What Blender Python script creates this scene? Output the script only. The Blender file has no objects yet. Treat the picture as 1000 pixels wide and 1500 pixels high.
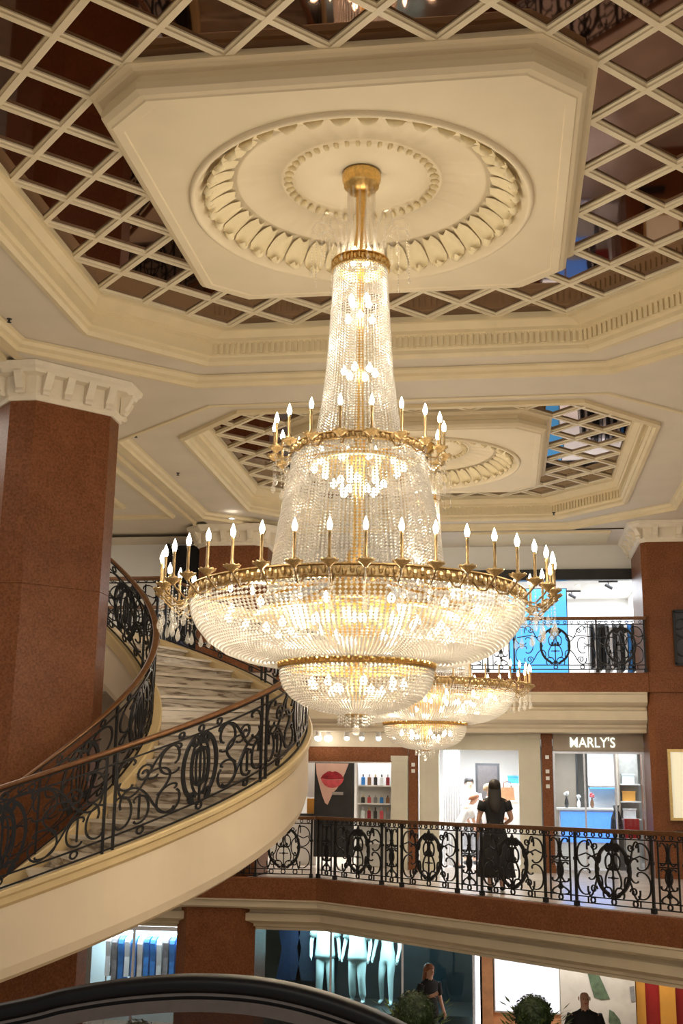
import bpy, math, random
from mathutils import Vector, Matrix
random.seed(7)
PI = math.pi
sin, cos, rad = math.sin, math.cos, math.radians
C = bpy.context.scene.collection
SC = bpy.context.scene

# ------------------------------------------------------------------ camera
EYE = 1.52
yaw, pitch, roll = 0.1382, 0.2337, 0.0134
fwd = Vector((-sin(yaw)*cos(pitch), cos(yaw)*cos(pitch), sin(pitch)))
rgt = Vector((cos(yaw), sin(yaw), 0)); upv = rgt.cross(fwd)
r2 = rgt*cos(roll)+upv*sin(roll); u2 = upv*cos(roll)-rgt*sin(roll)
cd = bpy.data.cameras.new('camera'); cam = bpy.data.objects.new('camera', cd); C.objects.link(cam)
m = Matrix((r2, u2, -fwd)).transposed().to_4x4(); m.translation = (0, 0, EYE)
cam.matrix_world = m
cd.sensor_fit = 'VERTICAL'; cd.sensor_height = 24.0; cd.sensor_width = 16.0
cd.lens = 24.0*1696.8/1500.0; cd.clip_start = 0.05; cd.clip_end = 200
SC.camera = cam

# ------------------------------------------------------------------ world, exposure, general lights
w = bpy.data.worlds.new('world'); SC.world = w; w.use_nodes = True
w.node_tree.nodes['Background'].inputs[0].default_value = (1.0, 0.95, 0.88, 1)
w.node_tree.nodes['Background'].inputs[1].default_value = 0.62
SC.view_settings.view_transform = 'Standard'; SC.view_settings.look = 'None'
SC.view_settings.gamma = 1.0; SC.view_settings.use_curve_mapping = False
SC.view_settings.exposure = 0.08
try:
    SC.cycles.use_denoising = True
    SC.cycles.max_bounces = 10; SC.cycles.diffuse_bounces = 4; SC.cycles.glossy_bounces = 4
    SC.cycles.transparent_max_bounces = 24; SC.cycles.transmission_bounces = 6
    SC.cycles.sample_clamp_indirect = 4.0
    SC.cycles.caustics_reflective = False; SC.cycles.caustics_refractive = False
except Exception:
    pass
WARM = (1.0, 0.86, 0.66); AMBER = (1.0, 0.85, 0.63); NEUT = (1.0, 0.93, 0.83); COOL = (0.86, 0.93, 1.0)

def lamp(name, kind, loc, energy, color=WARM, size=0.1, rot=(0, 0, 0), sy=None):
    l = bpy.data.lights.new(name, kind); l.energy = energy; l.color = color
    if kind == 'AREA':
        l.size = size
        if sy: l.shape = 'RECTANGLE'; l.size_y = sy
    elif kind == 'SPOT':
        l.spot_size = rad(130); l.spot_blend = 0.8; l.shadow_soft_size = size
    else:
        l.shadow_soft_size = size
    o = bpy.data.objects.new(name, l); C.objects.link(o); o.location = loc; o.rotation_euler = rot
    return o
# added unseen area fills that even out the hall light over gallery and aisles
lamp('near_gallery_fill', 'AREA', (0.5, -2.5, 6.2), 420, NEUT, 7.0, (0, 0, 0), 4.0)
lamp('side_aisle_fill', 'AREA', (6.4, 11.5, 6.4), 330, NEUT, 3.0, (0, 0, 0), 14.0)
lamp('far_aisle_fill', 'AREA', (-8.6, 15.0, 6.4), 260, NEUT, 2.5, (0, 0, 0), 12.0)

# ------------------------------------------------------------------ materials
def new_mat(name):
    mt = bpy.data.materials.new(name); mt.use_nodes = True
    return mt, mt.node_tree.nodes, mt.node_tree.links, mt.node_tree.nodes['Principled BSDF']
def mat(name, col, rough=0.5, metal=0.0, noise=0.0, scale=6.0, bump=0.0, spec=0.5, stretch=None):
    mt, n, l, b = new_mat(name)
    b.inputs['Base Color'].default_value = (*col, 1); b.inputs['Roughness'].default_value = rough
    b.inputs['Metallic'].default_value = metal; b.inputs['Specular IOR Level'].default_value = spec
    if noise or bump:
        tc = n.new('ShaderNodeTexCoord'); t = n.new('ShaderNodeTexNoise')
        t.inputs['Scale'].default_value = scale; t.inputs['Detail'].default_value = 5
        if stretch:
            mp = n.new('ShaderNodeMapping'); mp.inputs['Scale'].default_value = stretch
            l.new(tc.outputs['Object'], mp.inputs[0]); l.new(mp.outputs[0], t.inputs['Vector'])
        else:
            l.new(tc.outputs['Object'], t.inputs['Vector'])
    if noise:
        r = n.new('ShaderNodeValToRGB')
        r.color_ramp.elements[0].position = 0.3; r.color_ramp.elements[1].position = 0.7
        r.color_ramp.elements[0].color = (*[c*(1-noise) for c in col], 1)
        r.color_ramp.elements[1].color = (*[min(1, c*(1+noise)) for c in col], 1)
        l.new(t.outputs['Fac'], r.inputs[0]); l.new(r.outputs[0], b.inputs['Base Color'])
    if bump:
        bp = n.new('ShaderNodeBump'); bp.inputs['Strength'].default_value = bump; bp.inputs['Distance'].default_value = 0.01
        l.new(t.outputs['Fac'], bp.inputs['Height']); l.new(bp.outputs[0], b.inputs['Normal'])
    return mt
def emis(name, col, strength):
    mt, n, l, b = new_mat(name)
    b.inputs['Base Color'].default_value = (*col, 1)
    b.inputs['Emission Color'].default_value = (*col, 1); b.inputs['Emission Strength'].default_value = strength
    return mt

M = {}
M['soffit'] = mat('soffit_plaster', (0.71, 0.635, 0.515), 0.75, noise=0.04, scale=1.5)
M['cream'] = mat('cream_moulding_plaster', (0.76, 0.645, 0.42), 0.6, noise=0.04, scale=3)
M['panel'] = mat('panel_plaster', (0.76, 0.655, 0.46), 0.7, noise=0.03, scale=2)
M['relief'] = mat('relief_plaster', (0.80, 0.69, 0.44), 0.6, noise=0.06, scale=8)
M['lattice'] = mat('lattice_wood_paint', (0.77, 0.68, 0.50), 0.5, noise=0.04, scale=5)
M['stairwall'] = mat('stair_plaster', (0.74, 0.61, 0.43), 0.6, noise=0.04, scale=1.2)
M['curb'] = mat('stair_curb_plaster', (0.66, 0.50, 0.26), 0.45, noise=0.06, scale=3)
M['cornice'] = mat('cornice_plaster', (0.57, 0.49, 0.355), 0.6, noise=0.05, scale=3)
M['pilaster'] = mat('pale_pilaster_paint', (0.62, 0.585, 0.47), 0.6, noise=0.04, scale=4)
M['white'] = mat('white_wall_paint', (0.80, 0.79, 0.76), 0.7, noise=0.02, scale=2)
M['capital'] = mat('capital_plaster', (0.78, 0.70, 0.56), 0.65, noise=0.04, scale=6)
M['iron'] = mat('wrought_iron', (0.012, 0.011, 0.011), 0.38, 0.4, noise=0.3, scale=30)
M['rail'] = mat('bronze_handrail', (0.17, 0.075, 0.028), 0.3, 0.35, noise=0.2, scale=20)
M['gold'] = mat('polished_gold', (0.76, 0.52, 0.20), 0.3, 1.0, noise=0.15, scale=40, bump=0.15)
M['band_gold'] = mat('dull_gold_band', (0.56, 0.40, 0.19), 0.4, 0.9, noise=0.3, scale=50, bump=0.3)
M['brass_candle'] = mat('aged_brass_candle', (0.36, 0.245, 0.11), 0.4, 0.7, noise=0.5, scale=60, stretch=(1, 1, 0.4))
M['black'] = mat('black_fabric', (0.008, 0.008, 0.009), 0.8, noise=0.3, scale=20)
M['rubber'] = mat('black_rubber', (0.004, 0.004, 0.005), 0.42, spec=0.12, noise=0.2, scale=8)
M['alu'] = mat('brushed_aluminium', (0.09, 0.08, 0.078), 0.45, 0.7, noise=0.1, scale=30)
M['steel'] = mat('bright_steel_edge', (0.75, 0.75, 0.78), 0.25, 0.9, noise=0.05, scale=30)
M['skin'] = mat('skin', (0.62, 0.36, 0.25), 0.55, noise=0.05, scale=10)
M['hair'] = mat('dark_hair', (0.012, 0.008, 0.006), 0.5, noise=0.3, scale=40, stretch=(1, 1, 0.15))
M['hair_red'] = mat('auburn_hair', (0.30, 0.11, 0.045), 0.5, noise=0.3, scale=40)
M['hair_fair'] = mat('fair_hair', (0.55, 0.40, 0.25), 0.5, noise=0.2, scale=40)
M['shirt'] = mat('white_cotton', (0.80, 0.80, 0.82), 0.8, noise=0.05, scale=12)
M['denim'] = mat('dark_denim', (0.03, 0.035, 0.06), 0.8, noise=0.2, scale=30)
M['lip'] = mat('red_lips_print', (0.30, 0.015, 0.03), 0.3, noise=0.35, scale=9)
M['lip2'] = mat('pink_lips_print', (0.62, 0.10, 0.12), 0.25, noise=0.2, scale=9)
M['skinprint'] = mat('pale_skin_print', (0.66, 0.42, 0.34), 0.4, noise=0.06, scale=4)
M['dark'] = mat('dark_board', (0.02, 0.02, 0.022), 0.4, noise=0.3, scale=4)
M['navy'] = mat('navy_upholstery', (0.012, 0.02, 0.06), 0.7, noise=0.2, scale=10)
M['walnut'] = mat('walnut_wood', (0.16, 0.075, 0.035), 0.4, noise=0.3, scale=5, stretch=(6, 6, 0.6))
M['tan'] = mat('tan_leather', (0.30, 0.15, 0.07), 0.5, noise=0.15, scale=12)
M['red'] = mat('red_lacquer', (0.42, 0.015, 0.015), 0.35, noise=0.1, scale=6)
M['redwall'] = mat('red_wall', (0.35, 0.02, 0.02), 0.5, noise=0.1, scale=3)
M['gold_panel'] = mat('gold_panel', (0.85, 0.42, 0.08), 0.4, 0.2, noise=0.1, scale=3)
M['orange_marble'] = mat('orange_marble', (0.68, 0.33, 0.16), 0.25, noise=0.25, scale=4)
M['showroom'] = mat('showroom_dark_wall', (0.012, 0.02, 0.026), 0.35, noise=0.5, scale=2.2)
M['mannequin'] = mat('mannequin_white', (0.82, 0.90, 0.90), 0.4, noise=0.04, scale=8)
M['bluecloth'] = mat('blue_garment', (0.03, 0.22, 0.62), 0.7, noise=0.25, scale=7)
M['greycloth'] = mat('grey_garment', (0.25, 0.25, 0.26), 0.8, noise=0.2, scale=12)
M['greycloth2'] = mat('pale_garment', (0.68, 0.66, 0.62), 0.8, noise=0.1, scale=12)
M['taupe'] = mat('taupe_panel', (0.33, 0.27, 0.21), 0.5, noise=0.1, scale=3)
M['green_print'] = mat('green_mural_print', (0.10, 0.15, 0.09), 0.6, noise=0.4, scale=9)
M['mural'] = mat('mural_plaster', (0.62, 0.59, 0.54), 0.7, noise=0.12, scale=3)
M['leaf'] = mat('dark_green_leaf', (0.022, 0.045, 0.010), 0.5, noise=0.5, scale=14)
M['leaf2'] = mat('bright_green_leaf', (0.07, 0.12, 0.02), 0.5, noise=0.4, scale=14)
M['bark'] = mat('bark', (0.10, 0.06, 0.035), 0.8, noise=0.3, scale=20)
M['pot'] = mat('clay_pot', (0.32, 0.17, 0.09), 0.6, noise=0.15, scale=8)
M['floor'] = mat('beige_marble_floor', (0.50, 0.40, 0.29), 0.2, noise=0.12, scale=2.5)
M['floor2'] = mat('pale_marble_floor', (0.66, 0.58, 0.52), 0.18, noise=0.1, scale=2)
M['chrome'] = mat('chrome', (0.8, 0.8, 0.82), 0.12, 1.0, noise=0.05, scale=20)
M['leak_blocker'] = mat('leak_blocker_dark', (0.05, 0.04, 0.035), 0.9, noise=0.2, scale=2)
M['bulb'] = emis('warm_bulb', (1.0, 0.84, 0.62), 26)
M['spot'] = emis('spot_lens', (1.0, 0.95, 0.88), 14)
M['white_glow'] = emis('white_glow_surface', (0.92, 0.93, 1.0), 3.2)
M['screen_blue'] = emis('blue_screen', (0.10, 0.46, 0.95), 1.1)
M['counter_blue'] = emis('blue_lit_counter', (0.10, 0.30, 0.95), 1.1)
M['lightbox'] = emis('cream_lightbox', (0.93, 0.88, 0.66), 0.35)
M['screen_white'] = emis('white_screen', (0.80, 0.84, 0.95), 0.85)
M['letters'] = emis('lit_letters', (0.90, 0.97, 0.88), 1.0)
M['lower_lit'] = mat('blue_lit_wall_tint', (0.62, 0.84, 0.88), 0.6, noise=0.03, scale=3)  # cyan shop light on the wall is put into its base colour

def granite():
    mt, n, l, b = new_mat('red_brown_granite')
    tc = n.new('ShaderNodeTexCoord')
    a = n.new('ShaderNodeTexNoise'); a.inputs['Scale'].default_value = 38; a.inputs['Detail'].default_value = 8
    v = n.new('ShaderNodeTexNoise'); v.inputs['Scale'].default_value = 3; v.inputs['Detail'].default_value = 4
    mx = n.new('ShaderNodeMath'); mx.operation = 'MULTIPLY_ADD'; mx.inputs[1].default_value = 0.35
    r = n.new('ShaderNodeValToRGB'); e = r.color_ramp.elements
    e[0].position = 0.45; e[0].color = (0.125, 0.044, 0.017, 1); e[1].position = 0.85; e[1].color = (0.225, 0.088, 0.037, 1)
    x = e.new(0.63); x.color = (0.165, 0.060, 0.024, 1)
    l.new(tc.outputs['Object'], a.inputs['Vector']); l.new(tc.outputs['Object'], v.inputs['Vector'])
    l.new(v.outputs['Fac'], mx.inputs[0]); l.new(a.outputs['Fac'], mx.inputs[2])
    l.new(mx.outputs[0], r.inputs[0]); l.new(r.outputs[0], b.inputs['Base Color'])
    b.inputs['Roughness'].default_value = 0.38; b.inputs['Specular IOR Level'].default_value = 0.14
    return mt
M['granite'] = granite()
def veined():
    mt, n, l, b = new_mat('veined_marble')
    tc = n.new('ShaderNodeTexCoord'); mp = n.new('ShaderNodeMapping'); mp.inputs['Scale'].default_value = (1.0, 1.0, 7)
    oi = n.new('ShaderNodeObjectInfo'); ml = n.new('ShaderNodeMath'); ml.operation = 'MULTIPLY'; ml.inputs[1].default_value = 40
    l.new(oi.outputs['Random'], ml.inputs[0]); l.new(ml.outputs[0], mp.inputs['Location'])
    wv = n.new('ShaderNodeTexNoise'); wv.inputs['Scale'].default_value = 2.2; wv.inputs['Detail'].default_value = 7; wv.inputs['Distortion'].default_value = 1.2
    r = n.new('ShaderNodeValToRGB'); e = r.color_ramp.elements
    e[0].position = 0.38; e[0].color = (0.16, 0.115, 0.08, 1); e[1].position = 0.60; e[1].color = (0.56, 0.48, 0.38, 1)
    x = e.new(0.47); x.color = (0.40, 0.33, 0.25, 1)
    l.new(tc.outputs['Object'], mp.inputs[0]); l.new(mp.outputs[0], wv.inputs['Vector'])
    l.new(wv.outputs['Fac'], r.inputs[0]); l.new(r.outputs[0], b.inputs['Base Color'])
    b.inputs['Roughness'].default_value = 0.25
    return mt
M['veined'] = veined()
M['tread'] = mat('stair_tread_marble', (0.62, 0.54, 0.43), 0.3, noise=0.22, scale=3)
def bead_mat(name, col, clear):
    mt, n, l, b = new_mat(name); n.remove(b); out = n['Material Output']
    tr = n.new('ShaderNodeBsdfTranslucent'); tr.inputs[0].default_value = (*col, 1)
    df = n.new('ShaderNodeBsdfDiffuse'); df.inputs[0].default_value = (*col, 1)
    gl = n.new('ShaderNodeBsdfGlossy'); gl.inputs[0].default_value = (1, 0.97, 0.92, 1); gl.inputs['Roughness'].default_value = 0.12
    tp = n.new('ShaderNodeBsdfTransparent'); tp.inputs[0].default_value = (1, 0.98, 0.95, 1)
    def mix(f, a, c):
        x = n.new('ShaderNodeMixShader'); x.inputs[0].default_value = f
        l.new(a.outputs[0], x.inputs[1]); l.new(c.outputs[0], x.inputs[2]); return x
    x = mix(0.30, tr, df); x = mix(0.20, x, gl); x = mix(clear, x, tp)
    l.new(x.outputs[0], out.inputs['Surface']); return mt
M['bead'] = bead_mat('crystal_beads', (0.98, 0.96, 0.92), 0.04)
M['crystal'] = bead_mat('crystal_drops', (0.95, 0.94, 0.90), 0.74)
def glass_mat(name, tint, refl):
    mt, n, l, b = new_mat(name); n.remove(b); out = n['Material Output']
    gl = n.new('ShaderNodeBsdfGlossy'); gl.inputs['Roughness'].default_value = 0.02
    tp = n.new('ShaderNodeBsdfTransparent'); tp.inputs[0].default_value = (*tint, 1)
    fr = n.new('ShaderNodeFresnel'); fr.inputs[0].default_value = 1.45
    ml = n.new('ShaderNodeMath'); ml.operation = 'MULTIPLY'; ml.inputs[1].default_value = refl
    x = n.new('ShaderNodeMixShader')
    l.new(fr.outputs[0], ml.inputs[0]); l.new(ml.outputs[0], x.inputs[0])
    l.new(tp.outputs[0], x.inputs[1]); l.new(gl.outputs[0], x.inputs[2]); l.new(x.outputs[0], out.inputs['Surface'])
    return mt
M['glass'] = glass_mat('shop_glass', (0.93, 0.95, 0.95), 0.8)
M['smoke_glass'] = glass_mat('smoked_glass', (0.62, 0.57, 0.55), 0.35)
M['cyan_glass'] = glass_mat('blue_green_glass', (0.72, 0.90, 0.92), 1.0)
def mirror():
    mt, n, l, b = new_mat('bronze_mirror')
    b.inputs['Base Color'].default_value = (0.22, 0.135, 0.10, 1); b.inputs['Metallic'].default_value = 1.0
    b.inputs['Roughness'].default_value = 0.03
    return mt
M['mirror'] = mirror()

# ------------------------------------------------------------------ mesh helpers
class MB:
    def __init__(s): s.v = []; s.f = []
    def add(s, vs, fs):
        o = len(s.v); s.v += [tuple(p) for p in vs]; s.f += [tuple(o+i for i in q) for q in fs]; return s
    def box(s, c, d, rz=0.0):
        x, y, z = d[0]/2, d[1]/2, d[2]/2; ca, sa = cos(rz), sin(rz)
        P = [(-x,-y,-z),(x,-y,-z),(x,y,-z),(-x,y,-z),(-x,-y,z),(x,-y,z),(x,y,z),(-x,y,z)]
        return s.add([(c[0]+p[0]*ca-p[1]*sa, c[1]+p[0]*sa+p[1]*ca, c[2]+p[2]) for p in P],
                     [(0,3,2,1),(4,5,6,7),(0,1,5,4),(1,2,6,5),(2,3,7,6),(3,0,4,7)])
    def bx(s, x0, x1, y0, y1, z0, z1): return s.box(((x0+x1)/2,(y0+y1)/2,(z0+z1)/2),(x1-x0,y1-y0,z1-z0))
    def prism(s, poly, z0, z1):
        n = len(poly)
        return s.add([(*p[:2], z0) for p in poly]+[(*p[:2], z1) for p in poly],
            [tuple(range(n-1,-1,-1)), tuple(range(n,2*n))]+[(i,(i+1)%n,n+(i+1)%n,n+i) for i in range(n)])
    def loft(s, loops, closed=True, cap=False):
        n = len(loops[0]); vs = [p for L in loops for p in L]; fs = []
        for k in range(len(loops)-1):
            for i in range(n if closed else n-1):
                j = (i+1) % n; fs.append((k*n+i, k*n+j, (k+1)*n+j, (k+1)*n+i))
        if cap: fs += [tuple(range(n-1,-1,-1)), tuple((len(loops)-1)*n+i for i in range(n))]
        return s.add(vs, fs)
    def lathe(s, prof, n=24, c=(0,0), sx=1.0, sy=1.0, wob=None):
        return s.loft([[(c[0]+r*cos(2*PI*i/n)*sx, c[1]+r*sin(2*PI*i/n)*sy, z+(wob(r,2*PI*i/n) if wob else 0)) for i in range(n)] for r, z in prof], cap=False)
    def tube(s, pts, r, n=6, cap=True):
        P = [Vector(p) for p in pts]; L = []; prev = None
        for i, p in enumerate(P):
            t = (P[min(i+1,len(P)-1)]-P[max(i-1,0)]).normalized()
            if prev is None:
                a = Vector((0,0,1)) if abs(t.z) < 0.9 else Vector((1,0,0)); u = t.cross(a).normalized()
            else: u = (prev-t*prev.dot(t)).normalized()
            prev = u; w_ = t.cross(u); rr = r[i] if isinstance(r,(list,tuple)) else r
            L.append([p+(u*cos(2*PI*k/n)+w_*sin(2*PI*k/n))*rr for k in range(n)])
        return s.loft(L, cap=cap)
    def ellipsoid(s, c, r, nu=10, nv=6):
        L = []
        for j in range(nv+1):
            a = -PI/2+PI*j/nv; a = max(-PI/2+0.06, min(PI/2-0.06, a))
            L.append([(c[0]+r[0]*cos(a)*cos(2*PI*i/nu), c[1]+r[1]*cos(a)*sin(2*PI*i/nu), c[2]+r[2]*sin(a)) for i in range(nu)])
        return s.loft(L, cap=True)
    def octa(s, c, r, rz=None):
        rz = rz or r; x, y, z = c
        return s.add([(x+r,y,z),(x,y+r,z),(x-r,y,z),(x,y-r,z),(x,y,z+rz),(x,y,z-rz)],
                     [(0,1,4),(1,2,4),(2,3,4),(3,0,4),(1,0,5),(2,1,5),(3,2,5),(0,3,5)])
    def sweep(s, path, prof, closed=False):
        # path: 2-D points, prof: (outward offset to the path's right side, z), mitred corners
        n = len(path); L = []
        for i in range(n):
            p = Vector(path[i])
            a = Vector(path[i-1]) if (i > 0 or closed) else None
            b = Vector(path[(i+1) % n]) if (i < n-1 or closed) else None
            d1 = (p-a).normalized() if a is not None else None; d2 = (b-p).normalized() if b is not None else None
            if d1 is None: d1 = d2
            if d2 is None: d2 = d1
            n1 = Vector((d1.y, -d1.x)); n2 = Vector((d2.y, -d2.x)); h = (n1+n2).normalized(); k = 1/max(0.3, h.dot(n1))
            L.append([(p.x+h.x*k*o, p.y+h.y*k*o, z) for o, z in prof])
        if closed: L.append(L[0])
        return s.loft(L, closed=False)
    def build(s, name, m_, parent=None, smooth=False, kind=None, loc=None, label=None):
        me = bpy.data.meshes.new(name)
        off = Vector(loc) if loc is not None else (ORG.get(parent.name, Vector((0,0,0))) if parent else Vector((0,0,0)))
        me.from_pydata([tuple(Vector(p)-off) for p in s.v], [], s.f); me.update()
        import bmesh
        b = bmesh.new(); b.from_mesh(me); bmesh.ops.recalc_face_normals(b, faces=b.faces); b.to_mesh(me); b.free()
        if smooth:
            me.shade_smooth() if smooth == 'all' else me.polygons.foreach_set('use_smooth', [True]*len(me.polygons))
        me.materials.append(m_ if not isinstance(m_, str) else M[m_])
        o = bpy.data.objects.new(name, me); C.objects.link(o)
        if parent: o.parent = parent
        elif loc is not None: o.location = loc
        if loc is not None and parent: o.location = Vector(loc)-ORG.get(parent.name, Vector((0,0,0)))
        ORG[o.name] = Vector(loc) if loc is not None else off.copy()
        if kind: o['kind'] = kind
        if label: o['label'] = label
        return o
ORG = {}
def tag(o, label, cat, group=None):
    o['label'] = label; o['category'] = cat
    if group: o['group'] = group
    return o
def thing(name, label, cat, loc=(0,0,0), group=None):
    o = bpy.data.objects.new(name, None); C.objects.link(o); o.location = loc; o.empty_display_size = 0.1
    ORG[o.name] = Vector(loc); return tag(o, label, cat, group)
def struct(o): o['kind'] = 'structure'; return o
def inst(o, parent, loc=(0,0,0), rot=(0,0,0), scale=None):
    c = o.copy(); C.objects.link(c); c.parent = parent; c.location = loc; c.rotation_euler = rot
    if scale: c.scale = scale
    return c
def copy_tree(o, parent=None):
    c = o.copy(); C.objects.link(c)
    if parent: c.parent = parent
    for ch in list(o.children): copy_tree(ch, c)
    return c
def octo(cx, cy, hx, hy, kx, ky, z=None):
    P = [(cx-hx+kx,cy-hy),(cx+hx-kx,cy-hy),(cx+hx,cy-hy+ky),(cx+hx,cy+hy-ky),(cx+hx-kx,cy+hy),(cx-hx+kx,cy+hy),(cx-hx,cy+hy-ky),(cx-hx,cy-hy+ky)]
    return P if z is None else [(x,y,z) for x,y in P]
def clip_poly(poly, clip):
    out = list(poly)
    for i in range(len(clip)):
        a, b = clip[i], clip[(i+1) % len(clip)]
        def side(p): return (b[0]-a[0])*(p[1]-a[1])-(b[1]-a[1])*(p[0]-a[0])
        src = out; out = []
        for j in range(len(src)):
            p, q = src[j], src[(j+1) % len(src)]; sp, sq = side(p), side(q)
            if sp >= 0: out.append(p)
            if (sp >= 0) != (sq >= 0):
                t = sp/(sp-sq); out.append((p[0]+(q[0]-p[0])*t, p[1]+(q[1]-p[1])*t))
        if not out: break
    return out
def line_in(p, d, poly):
    lo, hi = -1e9, 1e9
    for i in range(len(poly)):
        a, b = poly[i], poly[(i+1) % len(poly)]; nx, ny = -(b[1]-a[1]), (b[0]-a[0])
        den = nx*d[0]+ny*d[1]; num = nx*(p[0]-a[0])+ny*(p[1]-a[1])
        if abs(den) < 1e-9:
            if num < 0: return None
        else:
            t = -num/den
            if den > 0: lo = max(lo, t)
            else: hi = min(hi, t)
    return (lo, hi) if hi-lo > 0.02 else None

# ================================================================== SETTING: ceiling
CX = -1.22
COFFERS = (9.84, 18.76)
ZS, ZI, ZL, ZM = 6.58, 6.69, 7.05, 7.092
YA, YB = 5.38, 22.62
ceil = MB()
def cell(cy, y0, y1, x0, x1):
    o = octo(CX, cy, 4.46, 4.06, 1.8, 1.5, ZS); R = [(x0,y0,ZS),(x1,y0,ZS),(x1,y1,ZS),(x0,y1,ZS)]
    ceil.add(o+R, [(0,1,9,8),(1,2,9),(2,3,10,9),(3,4,10),(4,5,11,10),(5,6,11),(6,7,8,11),(7,0,8)])
cell(9.84, YA, 14.3, -5.72, 3.28); cell(18.76, 14.3, YB+0.25, -5.72, 3.28)
ceil.add([(-14,-9,ZS),(10,-9,ZS),(10,YA,ZS),(-14,YA,ZS)], [(0,1,2,3)])
ceil.add([(3.28,YA,ZS),(10,YA,ZS),(10,24,ZS),(3.28,24,ZS)], [(0,1,2,3)])
ceil.add([(-14,YA,ZS+0.05),(-5.72,YA,ZS+0.05),(-5.72,24,ZS+0.05),(-14,24,ZS+0.05)], [(0,1,2,3)])
ceil.add([(-5.72,YA,ZS),(-5.72,24,ZS),(-5.72,24,ZS+0.05),(-5.72,YA,ZS+0.05)], [(0,1,2,3)])
ceil.add([(-14,YB+0.2,ZS-0.03),(10,YB+0.2,ZS-0.03),(10,30,ZS-0.03),(-14,30,ZS-0.03)], [(0,1,2,3)])
ceiling = struct(ceil.build('ceiling', 'soffit'))
MB().bx(-14, 10, -9, 30, 7.5, 7.6).build('ceiling_leak_blocker', 'leak_blocker', ceiling)  # unseen dark sheet added to stop world light leaking through coffer gaps
def aisle_mould(x, y0, y1, w_=0.07, h=0.05):
    MB().bx(x-w_/2, x+w_/2, y0, y1, ZS-h+0.03, ZS+0.06).build('aisle_moulding', 'cream', ceiling)
aisle_mould(-5.78, 6.0, 21.6, 0.12, 0.03); aisle_mould(-5.98, 6.0, 22.4, 0.06)
fr = [(-9.5,16.2),(-6.35,16.2),(-6.35,21.2),(-9.5,21.2)]
MB().sweep(fr, [(0.0,ZS+0.06),(0.0,ZS+0.0),(0.08,ZS-0.02),(0.12,ZS+0.02),(0.12,ZS+0.06)], closed=True).build('aisle_moulding', 'cream', ceiling)
fr = [(-9.5,16.9),(-7.05,16.9),(-7.05,20.4),(-9.5,20.4)]
MB().sweep(fr, [(0.0,ZS+0.06),(0.0,ZS+0.0),(0.06,ZS-0.01),(0.1,ZS+0.02),(0.1,ZS+0.06)], closed=True).build('aisle_moulding', 'cream', ceiling)
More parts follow.
